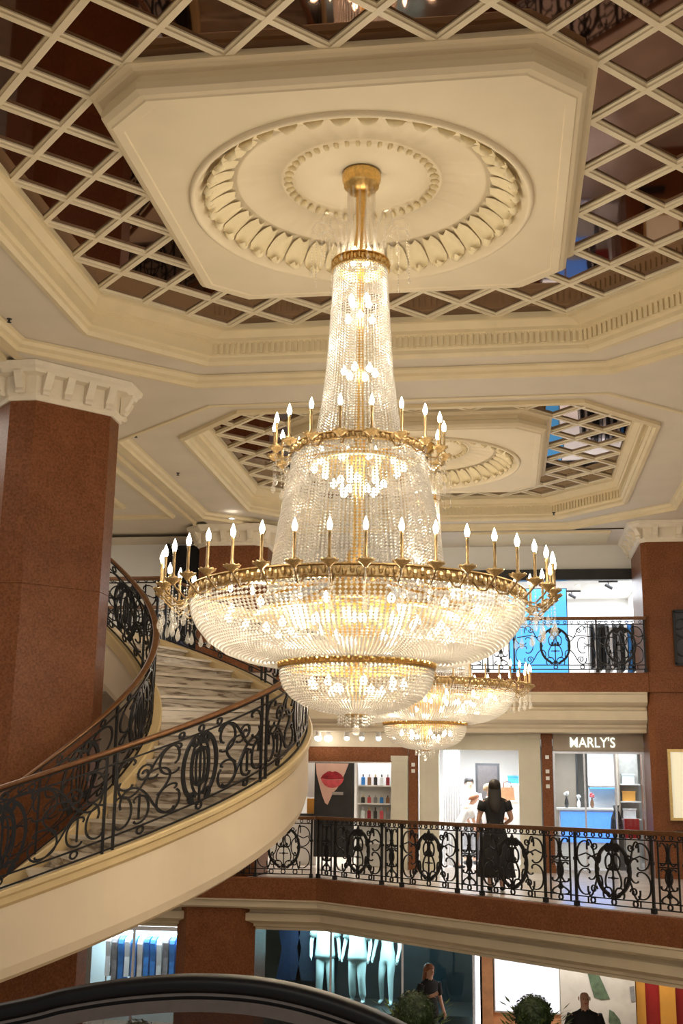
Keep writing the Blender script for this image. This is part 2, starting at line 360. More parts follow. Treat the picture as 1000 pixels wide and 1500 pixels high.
# bar profile
D = 0.412
BAR = [(-0.046,0.045),(-0.046,0.026),(-0.027,0.018),(-0.027,0.0),(0.027,0.0),(0.027,0.018),(0.046,0.026),(0.046,0.045)]
leaf_me = None
def medallion_leaf():
    b = MB(); path = [(1.22,7.03),(1.30,7.0),(1.38,6.955),(1.45,6.90),(1.475,6.845),(1.44,6.815),(1.40,6.84)]
    wd = [0.05,0.085,0.10,0.105,0.09,0.055,0.02]
    L = []
    for (r, z), w_ in zip(path, wd):
        L.append([(r-abs(k)*0.02, k*w_, z-0.035*(1-k*k)) for k in (-1,-0.5,0,0.5,1)])
    return b.loft(L, closed=False)
for ci, cy in enumerate(COFFERS):
    # frame: step soffit, mouldings, dentil band
    def lp(hx, hy, z, k=1.15, k2=1.15): return octo(CX, cy, hx, hy, k, k2, z)
    b = MB()
    b.loft([lp(4.34,3.94,ZI,1.76,1.46), lp(3.56,3.53,ZI,1.17,1.17)])
    b.build('coffer_soffit', 'soffit', ceiling)
    b = MB()
    b.loft([lp(4.50,4.10,ZS-0.003,1.81,1.51), lp(4.49,4.09,ZS-0.02,1.81,1.51), lp(4.45,4.05,ZS-0.02,1.8,1.5), lp(4.44,4.04,ZS+0.03,1.79,1.49), lp(4.39,3.99,ZS+0.05,1.78,1.48), lp(4.37,3.97,ZI-0.02,1.77,1.47), lp(4.33,3.93,ZI-0.005,1.76,1.46)])
    b.build('coffer_step', 'cream', ceiling)
    b = MB()
    b.loft([lp(3.56,3.53,ZI), lp(3.56,3.53,ZI-0.05), lp(3.50,3.47,ZI-0.06), lp(3.47,3.44,ZI-0.02), lp(3.47,3.44,ZI+0.03), lp(3.43,3.43,ZI+0.05),
            lp(3.43,3.43,ZI+0.20), lp(3.38,3.38,ZI+0.22), lp(3.38,3.38,ZI+0.26), lp(3.31,3.31,ZL-0.03,1.2,1.2), lp(3.27,3.27,ZL-0.03,1.2,1.2), lp(3.27,3.27,ZM+0.02,1.2,1.2)])
    b.build('coffer_frame', 'cream', ceiling)
    b = MB(); P = lp(3.42, 3.42, 0)
    for i in (0, 1, 2, 3, 4):
        p, q = Vector(P[i][:2]), Vector(P[(i+1)%8][:2]); n_ = int((q-p).length/0.072); a = math.atan2(q.y-p.y, q.x-p.x)
        for k in range(n_):
            c = p.lerp(q, (k+0.5)/n_); b.box((c.x, c.y, ZI+0.14), (0.042, 0.03, 0.14), a)
    b.build('dentil_band', 'cream', ceiling, kind='stuff')
    outer = octo(CX, cy, 3.29, 3.29, 1.2, 1.2); inner = octo(CX, cy, 2.06, 2.06, 0.45, 0.45)
    # lattice bars: two diagonal families
    for fam in (1, -1):
        d = (cos(PI/4), fam*sin(PI/4)); nrm = (-d[1], d[0])
        for k in range(-15, 16):
            if k % 2 == 0: continue
            p = (CX+nrm[0]*k*D/math.sqrt(2), cy+nrm[1]*k*D/math.sqrt(2))
            iv = line_in(p, d, outer)
            if not iv: continue
            cut = line_in(p, d, inner); segs = [iv] if not cut else [(iv[0], cut[0]+0.05), (cut[1]-0.05, iv[1])]
            for t0, t1 in segs:
                if t1-t0 < 0.12: continue
                a = (p[0]+d[0]*t0, p[1]+d[1]*t0); e = (p[0]+d[0]*t1, p[1]+d[1]*t1); z_ = ZL+(0.002 if fam > 0 else 0)
                b = MB(); b.loft([[(q[0]+nrm[0]*o_, q[1]+nrm[1]*o_, z_+h) for o_, h in BAR] for q in (a, e)], cap=True)
                b.build('lattice_bar', 'lattice', ceiling)
    # bronze mirror panes, one per lattice cell, each very slightly out of plane
    for i in range(-9, 10):
        for j in range(-9, 10):
            if (i+j) % 2: continue
            x, y = CX+i*D, cy+j*D
            q = clip_poly([(x-D,y),(x,y-D),(x+D,y),(x,y+D)], outer)
            if len(q) < 3: continue
            ar = abs(sum(q[k][0]*q[(k+1)%len(q)][1]-q[(k+1)%len(q)][0]*q[k][1] for k in range(len(q))))/2
            if ar < 0.01: continue
            if max(abs(i),abs(j)) <= 4 and abs(i)+abs(j) <= 8: continue
            tx, ty = random.uniform(-1,1)*0.012, random.uniform(-1,1)*0.012
            b = MB(); b.add([(px,py,ZM+(px-x)*tx+(py-y)*ty) for px,py in q]+[(px,py,ZM+0.012) for px,py in q],
                [tuple(range(len(q)))]+[tuple(range(2*len(q)-1,len(q)-1,-1))]+[(k,len(q)+k,len(q)+(k+1)%len(q),(k+1)%len(q)) for k in range(len(q))])
            b.build('mirror_pane', 'mirror', ceiling)
    # dropped centre panel with a round dome
    b = MB(); pr = [(-0.10,6.82),(-0.09,6.808),(-0.01,6.808),(0.0,6.82),(0.035,6.835),(0.07,6.87),(0.075,6.93),(0.05,6.945),(0.05,7.0),(0.10,7.01),(0.12,7.03),(0.16,7.04),(0.16,7.14)]
    b.loft([octo(CX, cy, 1.90+o_, 1.94+o_, 0.40+o_*0.3, 0.36+o_*0.3, z) for o_, z in pr])
    O = octo(CX, cy, 1.80, 1.84, 0.37, 0.33)
    angs = sorted([2*PI*k/64 for k in range(64)]+[math.atan2(p[1]-cy, p[0]-CX) % (2*PI) for p in O])
    A, B_ = [], []
    for a in angs:
        A.append((CX+1.58*cos(a), cy+1.58*sin(a), 6.82))
        t = line_in((CX,cy), (cos(a),sin(a)), O)[1]; B_.append((CX+t*cos(a), cy+t*sin(a), 6.82))
    b.loft([B_, A])
    pan = b.build('ceiling_panel', 'panel', ceiling)
    b = MB()
    prof = [(1.60,6.82),(1.595,6.79),(1.57,6.78),(1.545,6.79),(1.535,6.83),(1.50,6.86),(1.47,6.93),(1.40,7.0),(1.28,7.04),(1.19,7.05),(1.175,7.03),(1.15,7.03),(1.13,7.05),(0.95,7.08),(0.78,7.10),(0.765,7.08),(0.74,7.075),(0.715,7.085),(0.66,7.12),(0.63,7.11),(0.61,7.12),(0.59,7.14),(0.3,7.17),(0.02,7.185)]
    b.lathe(prof, 128, (CX, cy), wob=lambda r, a: 0.010*cos(32*a) if 0.77 < r < 1.14 else 0)
    b.build('medallion_dome', 'panel', pan, smooth=True)
    if leaf_me is None:
        lf = medallion_leaf().build('acanthus_leaf', 'relief', None, smooth=True); leaf_me = lf.data
        bd = MB(); bd.ellipsoid((0.69,0,7.075),(0.045,0.022,0.03),8,5); bead_me = bd.build('relief_bead', 'relief', None, smooth=True)
        bpy.data.objects.remove(lf); bme = bead_me.data; bpy.data.objects.remove(bead_me)
    for k in range(40):
        o = bpy.data.objects.new('acanthus_leaf', leaf_me); C.objects.link(o); o.parent = pan; o.location = (CX, cy, 0); o.rotation_euler = (0,0,2*PI*k/40)
    for k in range(44):
        o = bpy.data.objects.new('relief_bead', bme); C.objects.link(o); o.parent = pan; o.location = (CX, cy, 0); o.rotation_euler = (0,0,2*PI*(k+0.5)/44)
# small ceiling fittings
def zdown(x, y, z, name='ceiling_downlight', label='', group=None):
    t = thing(name, label, 'downlight', (x, y, z), group)
    MB().lathe([(0.045,z-0.005),(0.065,z-0.008),(0.075,z+0.005)], 20, (x,y)).build('trim_ring', 'white', t)
    MB().lathe([(0.002,z-0.002),(0.046,z-0.002)], 20, (x,y)).build('lens', 'spot', t)
def sprinkler(x, y, z, label):
    t = thing('sprinkler_head', label, 'sprinkler', (x,y,z))
    MB().lathe([(0.0,z),(0.035,z),(0.03,z-0.012),(0.012,z-0.015),(0.012,z-0.05),(0.0,z-0.05)], 12, (x,y)).build('body', 'dark', t)
    MB().lathe([(0.0,z-0.052),(0.028,z-0.05),(0.0,z-0.056)], 12, (x,y)).build('deflector', 'dark', t)

# ================================================================== SETTING: floors, slabs, fascias, walls
struct(MB().bx(-16, 12, -8, 32, -3.4, -3.2).build('floor', 'floor'))
DG = lambda s: (-3.2+s*0.7368, 20.69-s*0.6761)          # along the diagonal mid balcony
edge = [(-9.0,20.69),(-3.2,20.69),DG(16.0)]
mid = [(-9.0,20.72),(-3.2,20.72),DG(16.0),(12,9.9),(12,27.5),(-9,27.5)]
struct(MB().prism(mid, -0.36, 0.0).build('floor_mid_gallery', 'floor2'))
PF = [(0.0,-0.01),(0.04,-0.01),(0.05,-0.03),(0.05,-0.37),(0.0,-0.37)]
def fascia(path, z, profs, nm):
    o = struct(MB().sweep(path, [(a,b+z) for a,b in PF]).build(nm+'_fascia', 'granite'))
    return o
struct(MB().sweep(edge, PF).build('trim_1', 'granite'))
CORN = [(0.045,-0.37),(0.045,-0.395),(0.02,-0.41),(0.02,-0.50),(-0.02,-0.53),(-0.16,-0.56),(-0.16,-0.60),(-0.10,-0.62),(-0.10,-0.74),(-0.16,-0.77),(-0.22,-0.80),(-0.22,-0.84),(-0.26,-0.86),(-0.26,-0.90),(-1.2,-0.90)]
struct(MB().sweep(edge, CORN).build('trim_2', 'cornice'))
# upper gallery
struct(MB().prism([(-14,22.45),(3.6,22.45),(3.6,29),(-14,29)], 3.33, 3.70).build('floor_upper_gallery', 'floor2'))
up_edge = [(-4.35,22.4),(2.72,22.4)]
struct(MB().sweep(up_edge, [(a,b+3.70) for a,b in PF]).build('trim_3', 'granite'))
CORN2 = [(0.045,3.33),(0.045,3.30),(0.02,3.28),(0.02,3.14),(-0.06,3.10),(-0.18,3.06),(-0.18,3.02),(-0.12,2.99),(-0.12,2.82),(-0.2,2.77),(-0.3,2.74),(-0.3,2.70),(-0.36,2.66),(-0.36,2.60),(-1.1,2.60)]
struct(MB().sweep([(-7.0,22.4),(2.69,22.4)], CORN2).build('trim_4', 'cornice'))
# upper-left landing at the stair head and the left gallery behind it
SXC, SYC, RI, RO, Z0, SL = -5.78, 13.9, 1.48, 3.42, 2.03, 1.208
struct(MB().prism([(-10,15.36),(-5.5,15.36),(-5.17,17.3),(-10,17.3)], 3.4, 3.70).build('floor_landing', 'stairwall'))
struct(MB().prism([(-14,20.2),(-5.75,20.2),(-5.75,22.5),(-14,22.5)], 3.4, 3.70).build('floor_left_gallery', 'stairwall'))
struct(MB().prism([(-10,10.4),(-6.1,10.4),(-6.1,12.45),(-10,12.45)], -0.35, 0.0).build('floor_stair_foot', 'floor2'))
struct(MB().prism([(-9,-8),(12,-8),(12,2.7),(-9,2.7)], -0.36, 0.0).build('floor_near_gallery', 'floor2'))
# far walls
struct(MB().bx(-14, -6.1, 23.6, 23.8, 3.7, 7.0).build('wall_upper_left', 'white'))
struct(MB().bx(-14, -5.6, 23.2, 23.4, 0.0, 3.33).build('wall_mid_left', 'taupe'))
struct(MB().bx(-14, 12, 29, 29.2, -3.2, 7.2).build('wall_back', 'white'))
struct(MB().bx(4.4, 12, 22.4, 22.6, -3.2, 6.6).build('wall_right', 'granite'))
struct(MB().bx(-16, -15.8, -8, 30, -3.2, 7.2).build('wall_left', 'white'))
struct(MB().bx(11.8, 12, -8, 30, -3.2, 7.2).build('wall_far_right', 'white'))

# ================================================================== columns
def colloop(cx, cy, h, k, z, rot=0.0):
    P = octo(0, 0, h, h, k, k)
    return [(cx+x*cos(rot)-y*sin(rot), cy+x*sin(rot)+y*cos(rot), z) for x, y in P]
def column(cx, cy, h, k, rot, z0, z1, zc, label, belts=()):
    t = thing('marble_column', label, 'column', (cx, cy, z0))
    zs = [z0]+[q for bb in belts for q in bb]+[z1]
    segs = [(zs[i], zs[i+1]) for i in range(len(zs)-1)]
    for i, (a, b_) in enumerate(segs):
        is_belt = any(abs(a-q[0]) < 1e-6 for q in belts); e = 0.05 if is_belt else 0.0
        if is_belt:
            MB().loft([colloop(cx,cy,h+e,k,a,rot), colloop(cx,cy,h+e,k,b_,rot)], cap=True).build('belt', 'granite', t)
        else:
            n_ = max(1, round((b_-a)/2.6))
            for s in range(n_):
                za, zb = a+(b_-a)*s/n_, a+(b_-a)*(s+1)/n_
                MB().loft([colloop(cx,cy,h-0.006,k,za,rot), colloop(cx,cy,h,k,za+0.004,rot), colloop(cx,cy,h,k,zb-0.004,rot), colloop(cx,cy,h-0.006,k,zb,rot)], cap=True).build('shaft', 'granite', t)
    if zc:
        cap = [(0.0,z1-0.06),(0.025,z1-0.06),(0.03,z1-0.01),(0.06,z1+0.02),(0.07,zc-0.14),(0.18,zc-0.13),(0.2,zc-0.09),(0.24,zc-0.06),(0.25,zc-0.005)]
        cp = MB().loft([colloop(cx,cy,h+o_,k+o_*0.4,z,rot) for o_, z in cap]).build('capital', 'capital', t)
        P = octo(0, 0, h+0.06, h+0.06, k, k)
        for i in range(8):
            p, q = Vector(P[i]), Vector(P[(i+1)%8]); L_ = (q-p).length; n_ = 4 if L_ > 0.7 else 1; a = math.atan2(q.y-p.y, q.x-p.x)
            for s in range(n_):
                c = p.lerp(q, (s+0.5)/n_); nx, ny = sin(a), -cos(a)
                b = MB(); wv = 0.05
                prof = [(0.0,z1+0.0),(0.05,z1+0.0),(0.075,z1+0.03),(0.06,z1+0.07),(0.09,z1+0.11),(0.15,zc-0.16),(0.16,zc-0.12),(0.0,zc-0.12)]
                L2 = []
                for sg in (-1, 1): L2.append([(c.x+nx*o_+cos(a)*sg*wv, c.y+ny*o_+sin(a)*sg*wv, z) for o_, z in prof])
                L3 = [[(cx+x*cos(rot)-y*sin(rot), cy+x*sin(rot)+y*cos(rot), z) for x, y, z in L_2] for L_2 in L2]
                b.loft(L3, cap=True).build('console', 'capital', cp)
    return t
column(-5.81, 13.88, 0.74, 0.235, PI/4, -3.2, 6.2, ZS, 'large octagonal red granite column inside the curve of the staircase')
column(-5.03, 21.42, 0.70, 0.22, 0, -3.2, 3.38, None, 'red granite column standing under the middle floor edge beside the showroom window', belts=((-0.37,0.0),))
column(-5.28, 22.78, 0.70, 0.22, 0, 3.701, 6.24, ZS, 'red granite column on the upper floor with a white capital behind the candle ring')
column(3.62, 23.3, 0.92, 0.10, 0, 0.001, 6.25, ZS, 'red granite column beside the far shop with a lit display case', belts=((3.33,3.7),))

# ================================================================== wrought iron
def spiral(c, ra, rb, a0, a1, n=16):
    return [(c[0]+(ra+(rb-ra)*i/n)*cos(a0+(a1-a0)*i/n), c[1]+(ra+(rb-ra)*i/n)*sin(a0+(a1-a0)*i/n)) for i in range(n+1)]
def scroll(kind, u0, v0, u1, v1, turns=1.15, fu=False, fv=False, swap=False, n=26):
    # C or S scroll grown from a changing curvature, fitted into a box
    P = [(0.0, 0.0)]; h = 0.0
    for i in range(n):
        t = (i+0.5)/n; q = abs(2*t-1)**2.2; k = (0.55+turns*4.6*q)
        if kind == 'S' and t < 0.5: k = -k
        if kind == 'J': k = 0.35+turns*5.2*t**2.4
        h += k*3.2/n; P.append((P[-1][0]+cos(h)/n, P[-1][1]+sin(h)/n))
    a = math.atan2(P[-1][1]-P[0][1], P[-1][0]-P[0][0]); ca, sa = cos(PI/2-a), sin(PI/2-a)
    P = [(x*ca-y*sa, x*sa+y*ca) for x, y in P]
    if swap: P = [(y, x) for x, y in P]
    xs = [p[0] for p in P]; ys = [p[1] for p in P]
    out = []
    for x, y in P:
        a = (x-min(xs))/(max(xs)-min(xs)+1e-9); b = (y-min(ys))/(max(ys)-min(ys)+1e-9)
        if fu: a = 1-a
        if fv: b = 1-b
        out.append((u0+(u1-u0)*a, v0+(v1-v0)*b))
    return out
def oval(c, ru, rv, a0=0.0, a1=2*PI, n=28): return [(c[0]+ru*cos(a0+(a1-a0)*i/n), c[1]+rv*sin(a0+(a1-a0)*i/n)) for i in range(n+1)]
def mirror_u(S, W): return [[(W-u, v) for u, v in s] for s in S]
def bars(mb, strokes, wd, dp, Mf):
    for st in strokes:
        L = []; n = len(st)
        for i in range(n):
            u, v = st[i]; a = st[max(i-1,0)]; b = st[min(i+1,n-1)]
            tu, tv = b[0]-a[0], b[1]-a[1]; ln = math.hypot(tu,tv) or 1; tu, tv = tu/ln, tv/ln
            su, sv = -tv*wd/2, tu*wd/2
            L.append([Mf(u+su,v+sv,-dp/2), Mf(u+su,v+sv,dp/2), Mf(u-su,v-sv,dp/2), Mf(u-su,v-sv,-dp/2)])
        mb.loft(L, cap=True)
def leafs(mb, c, pts, Mf, dp=0.02):
    for (du, dv, ru, rv) in pts:
        u, v = c[0]+du, c[1]+dv
        mb.loft([[Mf(u,v-rv,k*dp/2),Mf(u+ru,v,k*dp/2),Mf(u,v+rv,k*dp/2),Mf(u-ru,v,k*dp/2)] for k in (-1,1)], cap=True)
def wide_strokes(W, H):
    c = W/2; half = []
    half += [scroll('C', 0.03, 0.52, 0.24, 0.86, 1.1, fu=True), scroll('C', 0.03, 0.16, 0.24, 0.50, 1.1, fu=True)]
    half += [scroll('S', 0.20, 0.58, c-0.20, 0.88, 1.0, swap=True, fv=True), scroll('S', 0.20, 0.15, c-0.18, 0.42, 1.0, swap=True)]
    half += [scroll('C', 0.22, 0.36, 0.36, 0.66, 0.9), spiral((0.33,0.80),0.055,0.012,PI,3.4*PI,14), spiral((0.30,0.24),0.06,0.012,0,2.6*PI,14)]
    half += [scroll('S', c-0.13, 0.27, c-0.02, 0.72, 1.0), scroll('C', c-0.12, 0.50, c-0.02, 0.70, 1.0, fu=True), scroll('C', c-0.17, 0.14, c-0.02, 0.28, 1.1, swap=True)]
    half += [[(c-0.25,0.70),(c-0.34,0.66),(c-0.44,0.70),(0.06,0.66)], oval((0.28,0.095),0.036,0.036,n=12)]
    mid_ = [[(c,0.14),(c,0.86)], [(c-0.11,0.52),(c+0.11,0.52)], [(c-0.08,0.40),(c+0.08,0.40)], oval((c,0.095),0.036,0.036,n=12)]
    S = half+mirror_u(half, W)+mid_
    med = []
    for s_ in (-1, 1):
        med += [[(c+s_*u, v) for u, v in spiral((0.075,0.78),0.02,0.05,2.2*PI,0.55*PI,8)]+[(c+s_*(0.02+0.25*sin(a)), 0.50+0.32*cos(a)) for a in [0.35+(PI-0.6)*i/14 for i in range(15)]]]
    lv = [(0,0.83,0.035,0.07),(-0.055,0.815,0.05,0.03),(0.055,0.815,0.05,0.03),(-0.10,0.78,0.045,0.022),(0.10,0.78,0.045,0.022),(0,0.52,0.03,0.05),(-0.05,0.55,0.03,0.03),(0.05,0.55,0.03,0.03),
          (0,0.19,0.05,0.04),(-0.07,0.17,0.045,0.025),(0.07,0.17,0.045,0.025),(-0.25,0.5,0.022,0.05),(0.25,0.5,0.022,0.05),(0,0.40,0.03,0.03)]
    return S, med, [(c+a-c, b, r, q) for a, b, r, q in lv], c
def narrow_strokes(W, H):
    c = W/2; half = [[(0.10,0.06),(0.10,0.90)], scroll('C', 0.13, 0.60, c-0.015, 0.88, 1.1), scroll('C', 0.13, 0.30, c-0.015, 0.56, 1.1, fv=True), scroll('S', 0.13, 0.14, c-0.01, 0.30, 0.9)]
    S = half+mirror_u(half, W)+[[(c,0.14),(c,0.88)], [(0.10,0.63),(W-0.10,0.63)], [(0.10,0.58),(W-0.10,0.58)], oval((c,0.095),0.034,0.034,n=12), oval((c,0.45),0.05,0.09,n=14)]
    return S, [], [(0,0.70,0.035,0.035),(0,0.38,0.03,0.06),(0,0.22,0.04,0.03),(0,0.55,0.05,0.025)], c
def flat_map(p0, t, z):
    n = (t[1], -t[0])
    return lambda u, v, d: (p0[0]+t[0]*u+n[0]*d, p0[1]+t[1]*u+n[1]*d, z+v)
def lin_pts(a, b, n): return [(a[0]+(b[0]-a[0])*i/n, a[1]+(b[1]-a[1])*i/n) for i in range(n+1)]
def balcony(name, label, group, p0, t, z, posts, H=1.03, wd=0.017, first_narrow=False):
    """flat railing: posts at the given distances; spans over 0.8 m get the medallion panel"""
    root = thing(name, label, 'railing', (*p0, z), group)
    Mf = flat_map(p0, t, z); s0, s1 = posts[0], posts[-1]
    b = MB(); bars(b, [[(s0-0.05,H-0.02),(s1+0.05,H-0.02)]], 0.035, 0.075, Mf); bars(b, [[(s0-0.05,H-0.045),(s1+0.05,H-0.045)]], 0.03, 0.045, Mf); b.build('handrail', 'rail', root)
    for v, nm in ((0.055,'bottom_bar'),(0.135,'lower_bar'),(0.905,'upper_bar')):
        b = MB(); bars(b, [[(s0,v),(s1,v)]], 0.016, 0.022, Mf); b.build(nm, 'iron', root)
    for s in posts:
        b = MB(); bars(b, [[(s,0.0),(s,H-0.05)]], 0.032, 0.032, Mf); bars(b, [[(s,0.0),(s,0.07)]], 0.06, 0.06, Mf)
        bars(b, [[(s,0.60),(s,0.64)]], 0.05, 0.05, Mf); b.build('post', 'iron', root)
    for a, e in zip(posts[:-1], posts[1:]):
        W = e-a; S, med, lv, c = (wide_strokes if W > 0.8 else narrow_strokes)(W, H)
        Mp = lambda u, v, d, a=a: Mf(a+u, v, d)
        b = MB(); bars(b, S, wd, 0.022, Mp); leafs(b, (c,0), lv, Mp, 0.03)
        if W > 0.8:
            bars(b, [[(0.16*W,0.06),(0.16*W,0.14)],[(0.84*W,0.06),(0.84*W,0.14)]], 0.014, 0.02, Mp)
        pn = b.build('scroll_panel', 'iron', root)
        if med:
            b = MB(); bars(b, med, 0.042, 0.035, Mp); b.build('medallion', 'iron', pn)
        n_ = int(W/0.12)
        b = MB()
        for k in range(n_): bars(b, [oval(((k+0.5)*W/n_,0.945),0.026,0.026,n=8)], 0.012, 0.02, Mp)
        b.build('ring_frieze', 'iron', pn, kind='stuff')
    return root
T = (0.7368, -0.6761)
balcony('balcony_railing', 'wrought iron balcony railing on the diagonal edge in front of the lit shops', None, (-3.2,20.69), T, 0.0,
        [0.0,0.45,1.65,2.13,3.37,3.88,5.10,5.65,6.90,7.40,8.64,9.15,10.4,10.9,12.1])
balcony('balcony_railing', 'short black railing running from the staircase side to the corner of the middle floor', None, (-6.4,20.66), (1,0), 0.0, [0.0,0.45,1.65,2.1,3.08])
balcony('balcony_railing', 'black railing of the upper gallery before the blue screen shop', None, (-4.3,22.37), (1,0), 3.70, [0.0,1.2,1.7,2.9,3.4,4.05,4.55,6.1,6.98], H=1.05)
balcony('balcony_railing', 'black railing of the upper gallery before the navy bench', None, (-10.0,20.25), (1,0), 3.70, [0.0,1.2,1.7,2.9,3.4,4.2], H=1.0)

# ================================================================== staircase
def hz(phi): return Z0+SL*phi
PA, PB = -Z0/SL, (3.70-Z0)/SL
def helix_sweep(prof, r, pa, pb, n=72):
    L = []
    for i in range(n+1):
        p = pa+(pb-pa)*i/n
        L.append([(SXC+(r+o_)*cos(p), SYC+(r+o_)*sin(p), hz(p)+z) for o_, z in prof])
    return MB().loft(L, cap=True) if True else None
def hloft(prof, r, pa, pb, n=72):
    L = []
    for i in range(n+1):
        p = pa+(pb-pa)*i/n
        L.append([(SXC+(r+o_)*cos(p), SYC+(r+o_)*sin(p), hz(p)+z) for o_, z in prof])
    b = MB(); b.loft(L, cap=True); return b
st = thing('curved_staircase', 'sweeping curved staircase with cream outer wall and marble steps around the red column', 'staircase', (SXC,SYC,0))
PAo = PA-0.16
hloft([(-0.09,-0.10),(-0.06,-0.12),(0.02,-0.15),(0.025,-0.70),(0.0,-0.79),(-0.05,-0.825),(-0.12,-0.83),(-0.12,-0.12)], RO, PAo, PB).build('outer_wall', 'stairwall', st, smooth=False)
hloft([(-0.12,-0.11),(-0.12,-0.02),(-0.10,0.0),(0.055,0.0),(0.07,-0.015),(0.07,-0.05),(0.05,-0.07),(0.045,-0.13),(0.02,-0.16),(-0.09,-0.16)], RO, PAo, PB).build('outer_curb', 'curb', st)
hloft([(0.10,-0.12),(0.10,-0.80),(0.0,-0.80),(-0.05,-0.70),(-0.05,-0.12)], RI, PAo, PB).build('inner_wall', 'stairwall', st)
hloft([(-0.09,-0.14),(-0.09,0.02),(-0.07,0.04),(0.10,0.04),(0.12,0.02),(0.12,-0.14)], RI, PAo, PB).build('inner_curb', 'curb', st)
hloft([(0.10,-0.78),(0.10,-0.74),(RO-RI-0.12,-0.74),(RO-RI-0.12,-0.78)], RI, PAo, PB).build('soffit', 'stairwall', st)
dphi = (PB-PA)/22
def wedge(r0, r1, p0, p1, z0, z1, n=4):
    b = MB(); L = []
    for k in range(n+1):
        p = p0+(p1-p0)*k/n
        L.append([(r0*cos(p),r0*sin(p),z1),(r1*cos(p),r1*sin(p),z1),(r1*cos(p),r1*sin(p),z0),(r0*cos(p),r0*sin(p),z0)])
    b.loft(L, cap=True); return b
s0 = wedge(RI+0.11, RO-0.11, -0.016, dphi+0.02, -0.035, 0.0).build('step', 'tread', None)
s1 = wedge(RI+0.12, RO-0.12, 0.0, dphi+0.01, -0.33, -0.035).build('riser', 'veined', None)
for i in range(22):
    o = inst(s0, st, (0, 0, i*3.70/22-0.03), (0,0,PA+i*dphi)); inst(s1, o)
bpy.data.objects.remove(s0); bpy.data.objects.remove(s1)

def stair_strokes(W, H):
    c = W/2
    S = [oval((c,0.48),0.115,0.28,n=26), oval((c,0.48),0.055,0.20,n=20), [(c,0.14),(c,0.82)], scroll('C', c+0.0, 0.30, c+0.10, 0.66, 0.8), scroll('C', c-0.10, 0.30, c, 0.66, 0.8, fu=True)]
    half = [scroll('S', 0.08, 0.44, c-0.26, 0.80, 1.2, swap=True), scroll('S', 0.10, 0.15, c-0.24, 0.52, 1.1, swap=True, fv=True),
            scroll('C', 0.05, 0.17, 0.22, 0.47, 1.2), scroll('C', 0.24, 0.16, 0.40, 0.42, 1.2), scroll('C', c-0.48, 0.52, c-0.24, 0.80, 1.2, fu=True),
            scroll('C', c-0.50, 0.16, c-0.28, 0.42, 1.3, fu=True), scroll('J', c-0.62, 0.36, c-0.36, 0.62, 1.1), scroll('C', 0.06, 0.52, 0.24, 0.80, 1.3, fu=True),
            spiral((0.34,0.62),0.09,0.015,0.3,3.0*PI,18), [(0.30,0.44),(0.30,0.20)], spiral((c-0.24,0.86),0.03,0.03,0,2*PI,10), spiral((0.32,0.09),0.034,0.034,0,2*PI,10)]
    return S+half+mirror_u(half, W)+[spiral((c,0.09),0.034,0.034,0,2*PI,10), spiral((c,0.86),0.032,0.032,0,2*PI,10)]
def short_strokes(W, H):
    c = W/2
    half = [scroll('C', 0.06, 0.48, c-0.14, 0.80, 1.2, fu=True), scroll('C', 0.06, 0.16, c-0.14, 0.46, 1.2), scroll('S', 0.10, 0.25, c-0.08, 0.72, 1.0), spiral((0.2,0.09),0.034,0.034,0,2*PI,10), spiral((0.2,0.86),0.03,0.03,0,2*PI,10)]
    return [oval((c,0.48),0.10,0.28,n=22), oval((c,0.48),0.045,0.18,n=16), [(c,0.14),(c,0.82)], spiral((c,0.09),0.034,0.034,0,2*PI,10)]+half+mirror_u(half, W)
def medal(W):
    c = W/2; out = []
    for s_ in (-1, 1):
        out.append([(c+s_*u, v) for u, v in spiral((0.07,0.74),0.015,0.06,2.4*PI,0.5*PI,10)]+[(c+s_*(0.02+0.19*sin(a)), 0.48+0.32*cos(a)) for a in [0.4+(PI-0.8)*i/14 for i in range(15)]]+[(c+s_*u, v) for u, v in spiral((0.08,0.20),0.06,0.015,-0.5*PI,1.2*PI,8)])
    return out
